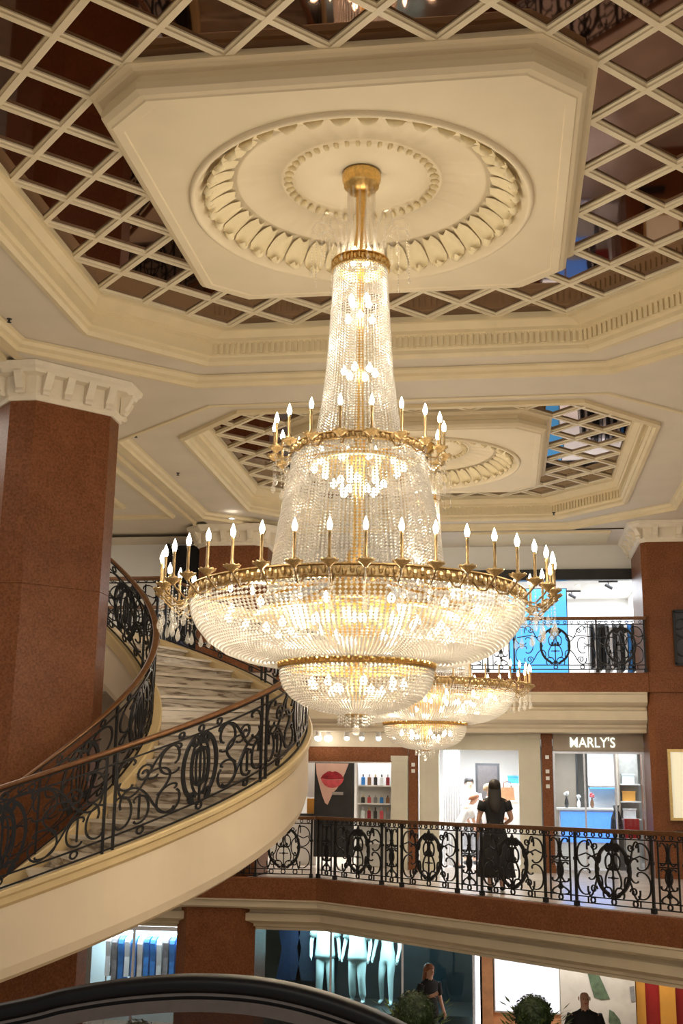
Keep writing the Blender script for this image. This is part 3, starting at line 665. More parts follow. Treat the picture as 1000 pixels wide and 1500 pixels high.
def helix_rail(label, r, pa, pb, div, stroke, lift, wd, dbl=True, landing=None):
    root = thing('stair_railing', label, 'railing', (SXC,SYC,0))
    def Hm(u, v, d): p = u/r; return (SXC+(r+d)*cos(p), SYC+(r+d)*sin(p), hz(p)-Z0+v)
    def track(v, w_, dp, nm, mt, a0=pa, a1=pb, n=64):
        b = MB(); prof = [(-dp/2,-w_/2),(dp/2,-w_/2),(dp/2,w_/2),(-dp/2,w_/2)]
        if nm == 'handrail': prof = [(0.045*cos(2*PI*k/10), 0.028*sin(2*PI*k/10)) for k in range(10)]
        L = [[(SXC+(r+o_)*cos(p), SYC+(r+o_)*sin(p), hz(p)+v+z) for o_, z in prof] for p in [a0+(a1-a0)*i/n for i in range(n+1)]]
        b.loft(L, cap=True); return b.build(nm, mt, root, smooth=(nm == 'handrail'))
    track(0.95+lift, 0.05, 0.09, 'handrail', 'rail'); track(0.915+lift, 0.014, 0.04, 'rail_bar', 'iron')
    for v, nm in ((0.025,'bottom_bar'),(0.13,'lower_bar'),(0.815,'upper_bar')): track(v+lift, 0.018, 0.022, nm, 'iron')
    ph = (pb-pa)/div; W = r*ph
    gap = 0.05/r if dbl else 0
    def Hs(u, v, d): p = u/r; return ((r+d)*cos(p), (r+d)*sin(p), SL*p+v)
    b = MB(); S = stroke(W, 0.95); bars(b, S, wd, 0.022, Hs)
    p0 = b.build('scroll_panel', 'iron', None); b = MB(); bars(b, medal(W), 0.034, 0.032, Hs)
    m0 = b.build('medallion', 'iron', None)
    def Hp(u, v, d): return (r+d, u, v)
    b = MB(); bars(b, [[(0,0.0),(0,0.93)]], 0.026, 0.026, Hp); q0 = b.build('post', 'iron', None)
    for k in range(div):
        a = pa+k*ph
        pn = inst(p0, root, (0,0,hz(a)+lift), (0,0,a)); inst(m0, pn)
    for k in range(div+1):
        a = pa+k*ph
        for sg in ((-1,1) if dbl else (0,)):
            aa = a+sg*gap
            if aa < pa-1e-6 or aa > pb+0.06: continue
            inst(q0, root, (0,0,hz(aa)+lift), (0,0,aa))
    for o in (p0, m0, q0): bpy.data.objects.remove(o)
    return root
D33 = rad(33)
helix_rail('outer wrought iron stair railing with brown handrail on the cream curb', RO, rad(-54)-D33, rad(-54)+4*D33, 5, stair_strokes, 0.0, 0.019)
helix_rail('inner wrought iron stair railing curling round the red column', RI, rad(-97), PB, 5, short_strokes, 0.04, 0.017, dbl=False)
balcony('landing_railing', 'black iron landing railing at the head of the curved stairs against the white wall', None, (-9.0,17.32), (1,0), 3.70, [0.0,1.2,1.7,2.9,3.72], H=1.0)
balcony('landing_railing', 'black iron landing railing beside the top of the red column', None, (-9.0,15.36), (1,0), 3.70, [0.0,1.2,1.7,2.9,3.38], H=1.0)

# ================================================================== chandeliers
def chandelier(label):
    root = thing('crystal_chandelier', label, 'chandelier', (CX, COFFERS[0], 7.16), 'crystal chandeliers of the hall')
    X, Y = CX, COFFERS[0]; AX = (X, Y)
    B = lambda: MB()
    B().lathe([(0.02,7.19),(0.17,7.185),(0.185,7.15),(0.18,7.09),(0.165,7.06),(0.165,7.03),(0.13,7.02),(0.125,6.985),(0.02,6.98)], 32, AX).build('canopy', 'gold', root, smooth=True)
    B().lathe([(0.05,7.0),(0.045,6.6),(0.07,6.4),(0.09,6.3),(0.05,6.28)], 16, AX).build('stem', 'gold', root, smooth=True)
    # glass rods round the stem and curved glass plumes of the crown
    for k in range(12):
        a = 2*PI*k/12
        B().tube([(X+0.125*cos(a),Y+0.125*sin(a),6.99),(X+0.12*cos(a),Y+0.12*sin(a),6.7),(X+0.15*cos(a),Y+0.15*sin(a),6.42),(X+0.2*cos(a),Y+0.2*sin(a),6.27)], 0.012, 6).build('glass_rod', 'crystal', root)
    for k in range(12):
        a = 2*PI*(k+0.5)/12
        pl = B(); pts = []
        for r_, z in ((0.20,6.27),(0.21,6.42),(0.25,6.55),(0.33,6.64),(0.42,6.63),(0.46,6.56),(0.43,6.51)): pts.append((X+r_*cos(a),Y+r_*sin(a),z))
        pl.tube(pts, [0.014,0.013,0.012,0.011,0.010,0.008,0.005], 6)
        o = pl.build('crown_plume', 'crystal', root)
        for rr, zz, nn in ((0.455,6.55,16),(0.36,6.60,11)):
            d = B()
            for i in range(nn): d.octa((X+rr*cos(a),Y+rr*sin(a),zz-0.028*(i+1)), 0.008 if i < nn-1 else 0.014, 0.013 if i < nn-1 else 0.03)
            d.build('crystal_string', 'crystal', o)
    def band(nm, r, z0, z1, orn=0, th=0.02):
        o = B().lathe([(r-th,z0),(r+0.012,z0),(r+0.02,z0+0.012),(r,z0+0.02),(r,z1-0.02),(r+0.022,z1-0.012),(r+0.014,z1),(r-th,z1),(r-th,z0)], 96, AX).build(nm, 'gold' if r < 0.66 and orn != 44 else 'band_gold', root, smooth=False)
        if orn:
            q = B(); zc = (z0+z1)/2; h = (z1-z0)*0.3
            for k in range(orn):
                a = 2*PI*k/orn; c_, s_ = cos(a), sin(a)
                for t in (-1, 1):
                    da = t*PI/orn*0.55
                    q.ellipsoid((X+(r+0.006)*cos(a+da), Y+(r+0.006)*sin(a+da), zc+t*h*0.25), (0.02,0.02,h), 6, 4)
            q.build('leaf_ornament', 'gold' if r < 0.66 and orn != 44 else 'band_gold', o, kind='stuff')
        return o
    band('crown_band', 0.25, 6.165, 6.265, 24); band('upper_gallery_band', 0.585, 4.375, 4.455, 44); band('lower_gallery_band', 1.43, 3.045, 3.155, 84); band('bottom_band', 0.654, 2.495, 2.578, 46)
    for nm, pr in (('bowl_reflector', [(0.20,3.12),(0.55,3.06),(0.86,2.99),(0.90,2.95),(0.88,2.94),(0.55,3.03),(0.2,3.09)]), ('gallery_tray', [(0.10,4.40),(0.42,4.34),(0.46,4.30),(0.44,4.29),(0.1,4.37)])):  # bowl piece is an added gold reflector for amber glow behind the beads
        B().lathe(pr, 48, AX).build(nm, 'gold', root, smooth=True)
    # spokes joining the bands to the stem
    B().lathe([(0.03,6.2),(0.035,5.0),(0.05,4.5),(0.12,4.4),(0.05,4.3),(0.05,3.6),(0.16,3.35),(0.30,3.18),(0.36,2.98),(0.28,2.76),(0.12,2.62),(0.05,2.5),(0.09,2.35),(0.05,2.2),(0.03,2.1)], 24, AX).build('core_column', 'gold', root, smooth=True)
    for k in range(8):
        a = 2*PI*(k+0.3)/8
        B().tube([(X+0.1*cos(a),Y+0.1*sin(a),3.30),(X+0.8*cos(a),Y+0.8*sin(a),3.12),(X+1.42*cos(a),Y+1.42*sin(a),3.06)], 0.013, 6).build('spoke', 'gold', root)
        B().tube([(X+0.05*cos(a),Y+0.05*sin(a),4.42),(X+0.58*cos(a),Y+0.58*sin(a),4.38)], 0.011, 6).build('spoke', 'gold', root)
        B().tube([(X+0.05*cos(a),Y+0.05*sin(a),2.5),(X+0.65*cos(a),Y+0.65*sin(a),2.52)], 0.011, 6).build('spoke', 'gold', root)
    # bead curtains
    def curtain(nm, prof, n, pitch, r):
        q = B(); P = []
        for i in range(len(prof)-1):
            (r0,z0),(r1,z1) = prof[i], prof[i+1]; L_ = math.hypot(r1-r0,z1-z0); k = max(1, round(L_/pitch))
            for j in range(k): P.append((r0+(r1-r0)*j/k, z0+(z1-z0)*j/k))
        P.append(prof[-1])
        for s in range(n):
            a = 2*PI*s/n; ca, sa = cos(a), sin(a)
            for (rr, z) in P:
                q.octa((X+rr*ca, Y+rr*sa, z), min(r, rr*PI/n*1.04), r*0.95)
        return q.build(nm, 'bead', root, kind='stuff')
    curtain('upper_cone_beads', [(0.245,6.165),(0.252,5.95),(0.263,5.75),(0.30,5.15),(0.335,4.85),(0.375,4.60),(0.40,4.44)], 58, 0.026, 0.0128)
    curtain('lower_cone_beads', [(0.585,4.375),(0.60,4.25),(0.66,3.94),(0.70,3.7),(0.735,3.45),(0.76,3.22),(0.78,3.12)], 112, 0.0285, 0.0152)
    curtain('bowl_beads', [(1.425,3.045),(1.41,2.94),(1.36,2.84),(1.27,2.73),(1.13,2.64),(0.96,2.58),(0.80,2.55),(0.665,2.555)], 204, 0.031, 0.0172)
    curtain('bottom_bowl_beads', [(0.65,2.495),(0.645,2.42),(0.615,2.34),(0.55,2.265),(0.45,2.205),(0.32,2.16),(0.17,2.135),(0.08,2.13)], 106, 0.0285, 0.0162)
    # bottom tassel
    B().lathe([(0.02,2.15),(0.09,2.14),(0.10,2.115),(0.05,2.10),(0.02,2.10)], 20, AX).build('finial_cap', 'gold', root, smooth=True)
    q = B()
    for rr, n in ((0.15,14),(0.09,8)):
        for k in range(n):
            a = 2*PI*k/n
            for i in range(4): q.octa((X+rr*cos(a),Y+rr*sin(a),2.125-0.026*i-(0.15-rr)*0.3), 0.012, 0.015)
    q.build('tassel_beads', 'bead', root, kind='stuff')
    B().ellipsoid((X,Y,1.99), (0.035,0.035,0.04), 10, 8).build('finial_ball', 'crystal', root, smooth=True)
    # candle arms
    me = {}
    def mesh_of(key, mb, mt, smooth=False):
        if key not in me:
            o = mb.build(key, mt, None, smooth=smooth); me[key] = o.data; bpy.data.objects.remove(o)
        return me[key]
    def sub(nm, me_, parent, loc=(0,0,0), rz=0):
        o = bpy.data.objects.new(nm, me_); C.objects.link(o); o.parent = parent; o.location = loc; o.rotation_euler = (0,0,rz); return o
    pan = mesh_of('drip_pan', B().lathe([(0.012,-0.04),(0.03,-0.018),(0.052,-0.004),(0.070,0.014),(0.066,0.018),(0.05,0.010),(0.02,0.004),(0.016,0.02),(0.012,0.02)], 16, wob=lambda r, a: 0.006*cos(8*a) if r > 0.06 else 0), 'band_gold', True)
    cnd = mesh_of('candle', B().lathe([(0.015,0.0),(0.0155,0.03),(0.0115,0.035),(0.012,0.12),(0.0115,0.20),(0.014,0.205),(0.014,0.222),(0.004,0.224)], 12), 'brass_candle', True)
    blb = mesh_of('bulb', B().lathe([(0.004,0.0),(0.013,0.004),(0.019,0.022),(0.021,0.038),(0.018,0.056),(0.011,0.076),(0.005,0.094),(0.001,0.104)], 10), 'bulb', True)
    dq = B()
    for i in range(7): dq.octa((0,0,-0.03-0.024*i), 0.009, 0.012)
    dq.lathe([(0.001,-0.20),(0.006,-0.215),(0.018,-0.255),(0.022,-0.278),(0.018,-0.30),(0.008,-0.313),(0.001,-0.316)], 10)
    drop = mesh_of('crystal_drop', dq, 'crystal')
    sw = B()
    for i in range(11):
        t = i/10; sw.octa((0.05+0.16*t, 0, -0.02-0.11*sin(PI*t)-0.06*(1-t)), 0.009, 0.011)
    swag = mesh_of('crystal_swag', sw, 'crystal')
    for (n, ring, rr, zpan, zr, off, hc) in ((40, 1.44, 1.68, 3.115, 3.07, -PI/2, 1.0), (18, 0.595, 0.757, 4.385, 4.39, -PI/2-rad(5), 0.98)):
        am = B(); am.tube([(ring,0,zr-zpan),(ring+0.06,0,zr-zpan-0.07),(ring+0.14,0,zr-zpan-0.085),(rr-0.02,0,-0.055),(rr,0,-0.02)], [0.009,0.009,0.008,0.008,0.007], 6)
        o0 = am.build('candle_arm', 'brass_candle', None, smooth=True); arm = o0.data; bpy.data.objects.remove(o0)
        for k in range(n):
            a = off+2*PI*k/n
            t = sub('candle_arm', arm, root, (0,0,zpan-7.16), a)
            sub('drip_pan', pan, t, (rr,0,0)); sub('candle', cnd, t, (rr,0,0.012)); sub('bulb', blb, t, (rr,0,0.234))
            sub('crystal_drop', drop, t, (rr,0,-0.02)); sub('crystal_drop', drop, t, (rr-0.10,0,-0.045)); sub('crystal_swag', swag, t, (ring-0.02,0,-0.02))
    # lamps inside the beads
    inner = []
    for z, r_, n, o_ in ((6.30,0.13,6,0.2),(5.86,0.10,4,0.5),(5.68,0.11,4,0.1),(5.17,0.14,6,0.3),(4.27,0.40,10,0.1),(4.12,0.22,8,0.1),(4.05,0.14,5,0.3),(2.93,1.12,14,0.2),(2.82,0.78,12,0.4),(2.86,0.48,8,0.1),(2.70,0.62,10,0.25),(2.36,0.40,9,0.1),(2.30,0.22,5,0.3)):
        for k in range(n):
            a = 2*PI*(k+o_)/n+random.uniform(-0.06,0.06); inner.append((r_*cos(a), r_*sin(a), z))
    for p in inner:
        o = sub('inner_bulb', blb, root, (p[0],p[1],p[2]-7.16-0.02)); o.scale = (1.5,1.5,0.85)
    return root
ch1 = chandelier('large tiered crystal chandelier hanging nearest, its gold candle rings fully in view')
ch2 = copy_tree(ch1); ch2.location = (CX, COFFERS[1], 7.16)
ch2['label'] = 'second crystal chandelier hanging behind the nearest one, mostly hidden by it'
for cy, k in zip(COFFERS, (1.0, 1.0)):
    for z, e in ((6.34,14),(5.75,40),(5.1,40),(4.05,110),(2.34,85)): lamp('chandelier_lamp', 'POINT', (CX,cy,z), e*k, (1.0, 0.89, 0.74), 0.06)
    for i in range(6):
        a = 2*PI*(i+0.25)/6; lamp('chandelier_lamp', 'POINT', (CX+0.85*cos(a), cy+0.85*sin(a), 2.88), 62*k, AMBER, 0.06)
    for i in range(8):
        a = 2*PI*(i+0.5)/8; lamp('chandelier_lamp', 'POINT', (CX+1.74*cos(a), cy+1.74*sin(a), 3.42), 12*k, WARM, 0.04)
    for i in range(4):
        a = 2*PI*(i+0.5)/4; lamp('chandelier_lamp', 'POINT', (CX+0.86*cos(a), cy+0.86*sin(a), 4.66), 10*k, WARM, 0.04)

# ================================================================== ceiling fittings
zdown(-5.1, 21.3, ZS-0.03, label='small round downlight in the ceiling above the column behind the stairs')
sprinkler(-5.42, 16.25, ZI+0.008, 'dark sprinkler head at the near corner of the second coffer border')
sprinkler(-5.38, 18.45, ZI+0.008, 'dark sprinkler head along the side border of the second coffer')
sprinkler(1.05, 21.9, ZI+0.008, 'dark sprinkler head over the far end of the second coffer')
sprinkler(-5.5, 11.75, ZI+0.008, 'dark sprinkler head on the ceiling near the big column capital')

# ================================================================== middle floor shops (front plane y = 23.4)
FY = 23.4
struct(MB().bx(-9, 4.4, FY+0.06, 28.95, 2.52, 3.32).build('ceiling_shops', 'white'))
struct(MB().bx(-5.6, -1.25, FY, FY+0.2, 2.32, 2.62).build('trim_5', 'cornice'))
struct(MB().bx(-1.25, 0.30, FY-0.04, FY+0.2, 2.28, 2.62).build('trim_6', 'pilaster'))
struct(MB().bx(-1.82, -1.70, FY+0.25, 28.9, 0, 2.52).build('wall_shop_divider', 'white'))
struct(MB().bx(0.60, 0.72, FY+0.25, 28.9, 0, 2.52).build('wall_shop_divider_2', 'taupe'))
def pilaster(x0, x1, mt, label, z1=2.6, dots=False, y=FY):
    t = thing('pilaster', label, 'pilaster', ((x0+x1)/2, y, 0))
    MB().bx(x0, x1, y-0.10, y+0.15, 0.14, z1-0.1).build('shaft', mt, t)
    MB().bx(x0-0.015, x1+0.015, y-0.13, y+0.15, 0.0, 0.14).build('plinth', mt, t)
    MB().bx(x0-0.012, x1+0.012, y-0.125, y+0.15, z1-0.1, z1).build('cap', mt, t)
    if mt == 'pilaster':
        n_ = max(2, int((x1-x0)/0.11))
        for k in range(n_): MB().bx(x0+(k+0.5)*(x1-x0)/n_-0.03, x0+(k+0.5)*(x1-x0)/n_+0.03, y-0.112, y-0.09, 0.2, z1-0.16).build('flute', mt, t)
    if dots:
        for z in dots: MB().bx((x0+x1)/2-0.035, (x0+x1)/2+0.035, y-0.115, y-0.098, z-0.035, z+0.035).build('plaque', 'white', t)
    return t
pilaster(-2.18, -1.86, 'pilaster', 'cream fluted pilaster between the perfume shelf and a red granite strip', 2.15)
pilaster(-1.84, -1.66, 'granite', 'narrow red granite pilaster left of the white boutique', 2.45, (1.98, 1.86))
pilaster(-1.63, -1.25, 'pilaster', 'cream fluted pilaster at the curtain side of the white boutique', 2.3)
pilaster(0.30, 0.72, 'pilaster', 'wide cream fluted pilaster right of the woman in black')
pilaster(0.75, 0.95, 'granite', 'narrow red granite pilaster beside the shop with lit letters', 2.6, (2.15, 1.88, 1.75, 1.60))
# cosmetics shop
lamp('shop_ceiling_lamp', 'AREA', (-3.4, 25.2, 2.46), 170, NEUT, 2.4, (0,0,0), 2.4)
lt = thing('lintel_panel', 'red granite lintel panel above the lips poster and perfume shelf', 'panel', (-2.8, FY, 2.0))
MB().bx(-5.0, -1.86, FY+0.02, FY+0.16, 2.02, 2.33).build('slab', 'granite', lt)
MB().bx(-5.0, -1.86, FY-0.01, FY+0.02, 2.0, 2.03).build('edge_strip', 'steel', lt)
for i, (x, s_) in enumerate(((-3.62,1.3),(-3.42,1.5),(-3.05,0.9),(-2.75,0.8),(-2.42,0.9),(-2.12,0.8))):
    t = thing('ceiling_spotlight', 'bright shop spotlight above the granite lintel, %s from the staircase' % ('nearest','second','third','fourth','fifth','farthest')[i], 'spotlight', (x, FY-0.28, 2.5), 'spotlights above the cosmetics shop')
    MB().lathe([(0.0,2.60),(0.05,2.60),(0.055,2.52),(0.06,2.50)], 14, (x,FY-0.28)).build('housing', 'white', t)
    MB().ellipsoid((x,FY-0.28,2.47),(0.055*s_,0.055*s_,0.045*s_),12,6).build('lens', 'spot', t, smooth=True)
po = thing('advertising_poster', 'tall poster of a face in close-up with red lips against black', 'poster', (-3.3, FY-0.05, 0.2))
MB().bx(-3.72, -2.93, FY-0.02, FY+0.06, 0.2, 2.0).build('board', 'dark', po)
def flat(pts, y, name, mt, parent, th=0.006):
    n = len(pts); b = MB(); b.add([(x,y,z) for x,z in pts]+[(x,y-th,z) for x,z in pts],[tuple(range(n)),tuple(range(2*n-1,n-1,-1))]+[(i,(i+1)%n,n+(i+1)%n,n+i) for i in range(n)])
    return b.build(name, mt, parent)
yp = FY-0.021
flat([(-3.70,1.99),(-3.04,1.99),(-3.08,1.88),(-3.13,1.76),(-3.20,1.62),(-3.27,1.50),(-3.35,1.42),(-3.40,1.30),(-3.45,1.19),(-3.50,1.22),(-3.56,1.36),(-3.62,1.56),(-3.68,1.78)], yp, 'face_print', 'skinprint', po)
flat([(-3.60,1.70),(-3.55,1.77),(-3.47,1.825),(-3.41,1.84),(-3.36,1.82),(-3.31,1.84),(-3.25,1.82),(-3.18,1.77),(-3.13,1.70),(-3.22,1.685),(-3.36,1.68),(-3.50,1.685)], yp-0.007, 'upper_lip_print', 'lip', po)
flat([(-3.60,1.70),(-3.50,1.675),(-3.36,1.67),(-3.22,1.675),(-3.13,1.70),(-3.16,1.62),(-3.22,1.56),(-3.29,1.525),(-3.37,1.515),(-3.44,1.525),(-3.51,1.56),(-3.56,1.62)], yp-0.007, 'lower_lip_print', 'lip2', po)
flat([(-3.36,1.44),(-3.14,1.44),(-3.14,1.38),(-3.36,1.38)], yp-0.003, 'caption_print', 'steel', po)
sh = thing('display_shelf', 'white lit shelf unit of perfume bottles beside the lips poster', 'shelf', (-2.5, 23.8, 0))
MB().bx(-2.90, -2.22, 24.05, 24.10, 0, 2.06).build('back_panel', 'white', sh)
MB().bx(-2.92, -2.89, 23.72, 24.10, 0, 2.06).build('side_panel', 'white', sh); MB().bx(-2.23, -2.20, 23.72, 24.10, 0, 2.06).build('side_panel', 'white', sh)
MB().bx(-2.94, -2.18, 23.66, 24.10, 2.02, 2.14).build('light_box', 'white_glow', sh)
for z in (0.45, 0.85, 1.2, 1.55): MB().bx(-2.89, -2.23, 23.74, 24.05, z, z+0.03).build('shelf_board', 'white', sh)
def bottle(x, y, z, h, r, mt, label, group, cap='gold'):
    t = thing('perfume_bottle', label, 'bottle', (x,y,z), group)
    MB().loft([[(x-r,y-r*0.6,z+q),(x+r,y-r*0.6,z+q),(x+r,y+r*0.6,z+q),(x-r,y+r*0.6,z+q)] for q in (0,h*0.7)]+[[(x-r*0.4,y-r*0.3,z+h*0.76),(x+r*0.4,y-r*0.3,z+h*0.76),(x+r*0.4,y+r*0.3,z+h*0.76),(x-r*0.4,y+r*0.3,z+h*0.76)]], cap=True).build('flask', mt, t)
    MB().lathe([(0.0,z+h),(r*0.38,z+h),(r*0.38,z+h*0.76),(0.0,z+h*0.76)], 8, (x,y)).build('cap', cap, t)
mts = ('dark','lip2','greycloth','bluecloth','tan','dark','mannequin','lip')
for zi, z in enumerate((1.23, 1.58, 0.88)):
    for k in range(5):
        bottle(-2.80+k*0.125, 23.84, z+0.001, 0.15+0.06*((k*3+zi)%3), 0.036, mts[(k+zi*3)%8], '%s perfume bottle on the %s board of the lit shelf, %s from the poster' % (dict(dark='black',lip2='pink',greycloth='grey',bluecloth='blue',tan='brown',mannequin='white',lip='dark red')[mts[(k+zi*3)%8]], ('second','topmost','third')[zi], ('first','second','third','fourth','fifth')[k]), 'bottles on the %s shelf board' % ('second','topmost','third')[zi], ('gold','dark','steel')[(k+zi)%3])
MB_ = thing('makeup_counter', 'pale makeup counter with a yellow sign left of the lips poster', 'counter', (-4.2, 24.3, 0))
MB().bx(-4.7, -3.76, 24.0, 24.5, 0, 0.95).build('body', 'white', MB_); MB().bx(-4.74, -3.74, 23.96, 24.54, 0.95, 1.0).build('top', 'dark', MB_)
MB().bx(-4.0, -3.76, 24.2, 24.24, 1.0, 1.3).build('sign', 'gold_panel', MB_); MB().bx(-4.0, -3.76, 24.2, 24.24, 1.32, 1.85).build('display_card', 'white', MB_)
# white boutique
lamp('boutique_ceiling_lamp', 'AREA', (-0.55, 25.6, 2.47), 260, COOL, 1.6, (0,0,0), 3.6)
for i, (x, y) in enumerate(((-0.95,24.6),(-0.2,24.6),(-0.95,26.2),(-0.2,26.2))):
    t = thing('ceiling_light_panel', 'square white light panel in the boutique ceiling, %s' % ('near the curtain','near the tan bag','deeper behind the curtain','deeper behind the tan bag')[i], 'ceiling light', (x,y,2.52), 'light panels of the boutique ceiling')
    MB().bx(x-0.32, x+0.32, y-0.5, y+0.5, 2.495, 2.515).build('frame', 'white', t); MB().bx(x-0.29, x+0.29, y-0.47, y+0.47, 2.485, 2.495).build('diffuser', 'white_glow', t)
cu = MB(); L = []
for k in range(41):
    x = -1.22+k*0.0085; L.append([(x, 24.5+0.03*sin(k*1.05), 0.02), (x, 24.5+0.03*sin(k*1.05), 2.3)])
cu.loft(L, closed=False); ct = thing('sheer_curtain', 'sheer white pleated curtain inside the white boutique', 'curtain', (-0.9,24.5,0))
cu.build('pleats', 'shirt', ct, smooth=True); MB().tube([(-1.24,24.5,2.32),(-0.84,24.5,2.32)],0.015,8).build('rod', 'steel', ct)
mr = thing('standing_mirror', 'dark framed standing mirror at the back of the white boutique', 'mirror', (-0.35, 27.0, 0))
MB().bx(-0.62, -0.08, 27.0, 27.06, 0.0, 2.1).build('frame', 'dark', mr); MB().bx(-0.57, -0.13, 26.985, 27.0, 0.15, 2.05).build('pane', 'alu', mr)
sd = thing('display_stand', 'white display stand carrying a tan leather bag in the boutique', 'stand', (0.08,24.95,0))
MB().bx(-0.14, 0.28, 24.75, 25.15, 0.0, 1.28).build('plinth', 'white', sd); MB().bx(-0.16, 0.30, 24.73, 25.17, 1.28, 1.31).build('top', 'white', sd)
bg = thing('handbag', 'tan leather handbag on the white boutique stand', 'bag', (0.08,24.92,1.31))
MB().loft([[(0.08+sx*(0.15-q*0.1)*1.0,24.92+sy*(0.07-q*0.1),1.312+q) for sx,sy in ((-1,-1),(1,-1),(1,1),(-1,1))] for q in (0,0.03,0.2,0.26)], cap=True).build('body', 'tan', bg)
MB().tube([(0.0,24.92,1.55),(0.01,24.92,1.66),(0.08,24.92,1.70),(0.15,24.92,1.66),(0.16,24.92,1.55)],0.012,6).build('handle', 'walnut', bg)
bs = thing('wall_shelf', 'white wall shelf with a blue box behind the tan bag', 'shelf', (0.3,26.4,1.6))
MB().bx(0.0, 0.6, 26.4, 26.7, 1.62, 1.66).build('board', 'white', bs); MB().bx(0.05,0.09,26.45,26.7,1.5,1.62).build('bracket','steel',bs); MB().bx(0.5,0.54,26.45,26.7,1.5,1.62).build('bracket','steel',bs)
bb = thing('gift_box', 'blue gift box on the boutique wall shelf', 'box', (0.25,26.5,1.66)); MB().bx(0.1,0.5,26.45,26.65,1.661,1.80).build('body','bluecloth',bb); MB().bx(0.09,0.51,26.44,26.66,1.80,1.83).build('lid','bluecloth',bb)
# lettered shop
lamp('counter_shop_lamp', 'AREA', (1.8, 25.2, 2.47), 130, COOL, 1.8, (0,0,0), 2.6)
sg = thing('shop_sign', 'taupe sign band with pale lit shop name letters over the glass front', 'sign', (1.84, FY-0.05, 2.3))
MB().bx(0.97, 2.69, FY-0.06, FY+0.12, 2.27, 2.60).build('board', 'taupe', sg)
def text(s_, size, x, y, z, mt, parent, depth=0.012, sx=1.0):
    cu_ = bpy.data.curves.new('lettering', 'FONT'); cu_.body = s_; cu_.size = size; cu_.extrude = depth; cu_.align_x = 'CENTER'; cu_.offset = 0.001; cu_.resolution_u = 4
    o = bpy.data.objects.new('lettering', cu_); C.objects.link(o); dg = bpy.context.evaluated_depsgraph_get()
    me = bpy.data.meshes.new_from_object(o.evaluated_get(dg)); bpy.data.objects.remove(o); me.materials.clear(); me.materials.append(M[mt])
    q = bpy.data.objects.new('lettering', me); C.objects.link(q); q.parent = parent; q.location = Vector((x,y,z))-ORG[parent.name]; q.rotation_euler = (PI/2,0,0); q.scale = (sx,1,1)
    return q
text("MARLY'S", 0.27, 1.72, FY-0.075, 2.345, 'letters', sg, sx=0.86)
fm = thing('glass_shopfront', 'glass shop front with thin steel frame under the lettered sign', 'shop window', (1.84, FY, 0))
for x in (0.98, 1.56, 2.14, 2.67): MB().bx(x-0.018, x+0.018, FY+0.0, FY+0.05, 0.02, 2.26).build('mullion', 'steel', fm)
MB().bx(0.96, 2.69, FY-0.01, FY+0.06, 2.225, 2.268).build('top_rail', 'steel', fm); MB().bx(0.96, 2.69, FY-0.01, FY+0.06, 0.0, 0.06).build('bottom_rail', 'steel', fm)
for a, b_ in ((0.998,1.542),(1.578,2.122),(2.158,2.652)): MB().bx(a, b_, FY+0.02, FY+0.03, 0.06, 2.225).build('pane', 'glass', fm)
bc = thing('service_counter', 'white counter with a glowing blue front in the lettered shop', 'counter', (1.7,25.2,0))
MB().bx(1.12, 2.28, 25.1, 25.6, 0.0, 1.14).build('body', 'white', bc); MB().bx(1.16, 2.24, 25.08, 25.1, 0.5, 1.10).build('lit_front', 'counter_blue', bc); MB().bx(1.08, 2.32, 25.04, 25.64, 1.14, 1.18).build('top', 'white', bc)
tp = thing('wall_panel', 'dark taupe wall panel behind the blue counter', 'panel', (1.5,27.2,0))
MB().bx(1.12, 1.62, 27.2, 27.26, 0.6, 2.45).build('field', 'taupe', tp); MB().bx(1.08, 1.12, 27.17, 27.26, 0.5, 2.5).build('frame', 'dark', tp); MB().bx(1.62, 1.66, 27.17, 27.26, 0.5, 2.5).build('frame', 'dark', tp)
ls = thing('lit_shelf', 'pale blue lit wall shelf above the counter', 'shelf', (2.16,26.6,1.55))
MB().bx(1.86, 2.46, 26.4, 26.9, 1.60, 1.64).build('board', 'steel', ls); MB().bx(1.87, 2.45, 26.42, 26.88, 1.572, 1.60).build('light_strip', 'screen_blue', ls); MB().bx(1.86, 2.46, 26.9, 26.95, 0.0, 2.45).build('back_panel', 'shirt', ls)
cb = thing('display_cabinet', 'tall taupe cabinet with product shelves beside the blue counter', 'cabinet', (2.6,25.4,0))
MB().bx(2.38, 2.80, 25.55, 25.6, 0, 2.4).build('back_panel', 'greycloth2', cb); MB().bx(2.36, 2.385, 25.2, 25.6, 0, 2.4).build('side_panel', 'taupe', cb)
for z in (0.95, 1.3, 1.65): MB().bx(2.385, 2.80, 25.22, 25.55, z, z+0.03).build('shelf_board', 'white', cb)
for k, (z, mt, lb) in enumerate(((0.98,'shirt','white box on the lowest board of the taupe cabinet'),(1.33,'gold_panel','amber box on the middle board of the taupe cabinet'),(1.68,'mannequin','pale box on the top board of the taupe cabinet'))):
    t = thing('product_box', lb, 'box', (2.58,25.38,z)); MB().bx(2.44,2.70,25.28,25.45,z+0.001,z+0.17).build('carton', mt, t); MB().bx(2.43,2.71,25.27,25.46,z+0.17,z+0.20).build('lid', mt, t)
rc = thing('red_stool', 'cubic red stool inside the glass front', 'stool', (2.52,24.5,0)); MB().bx(2.38,2.66,24.4,24.68,0.62,0.99).build('seat_block','red',rc); MB().bx(2.40,2.64,24.42,24.66,0.0,0.62).build('plinth','white',rc)
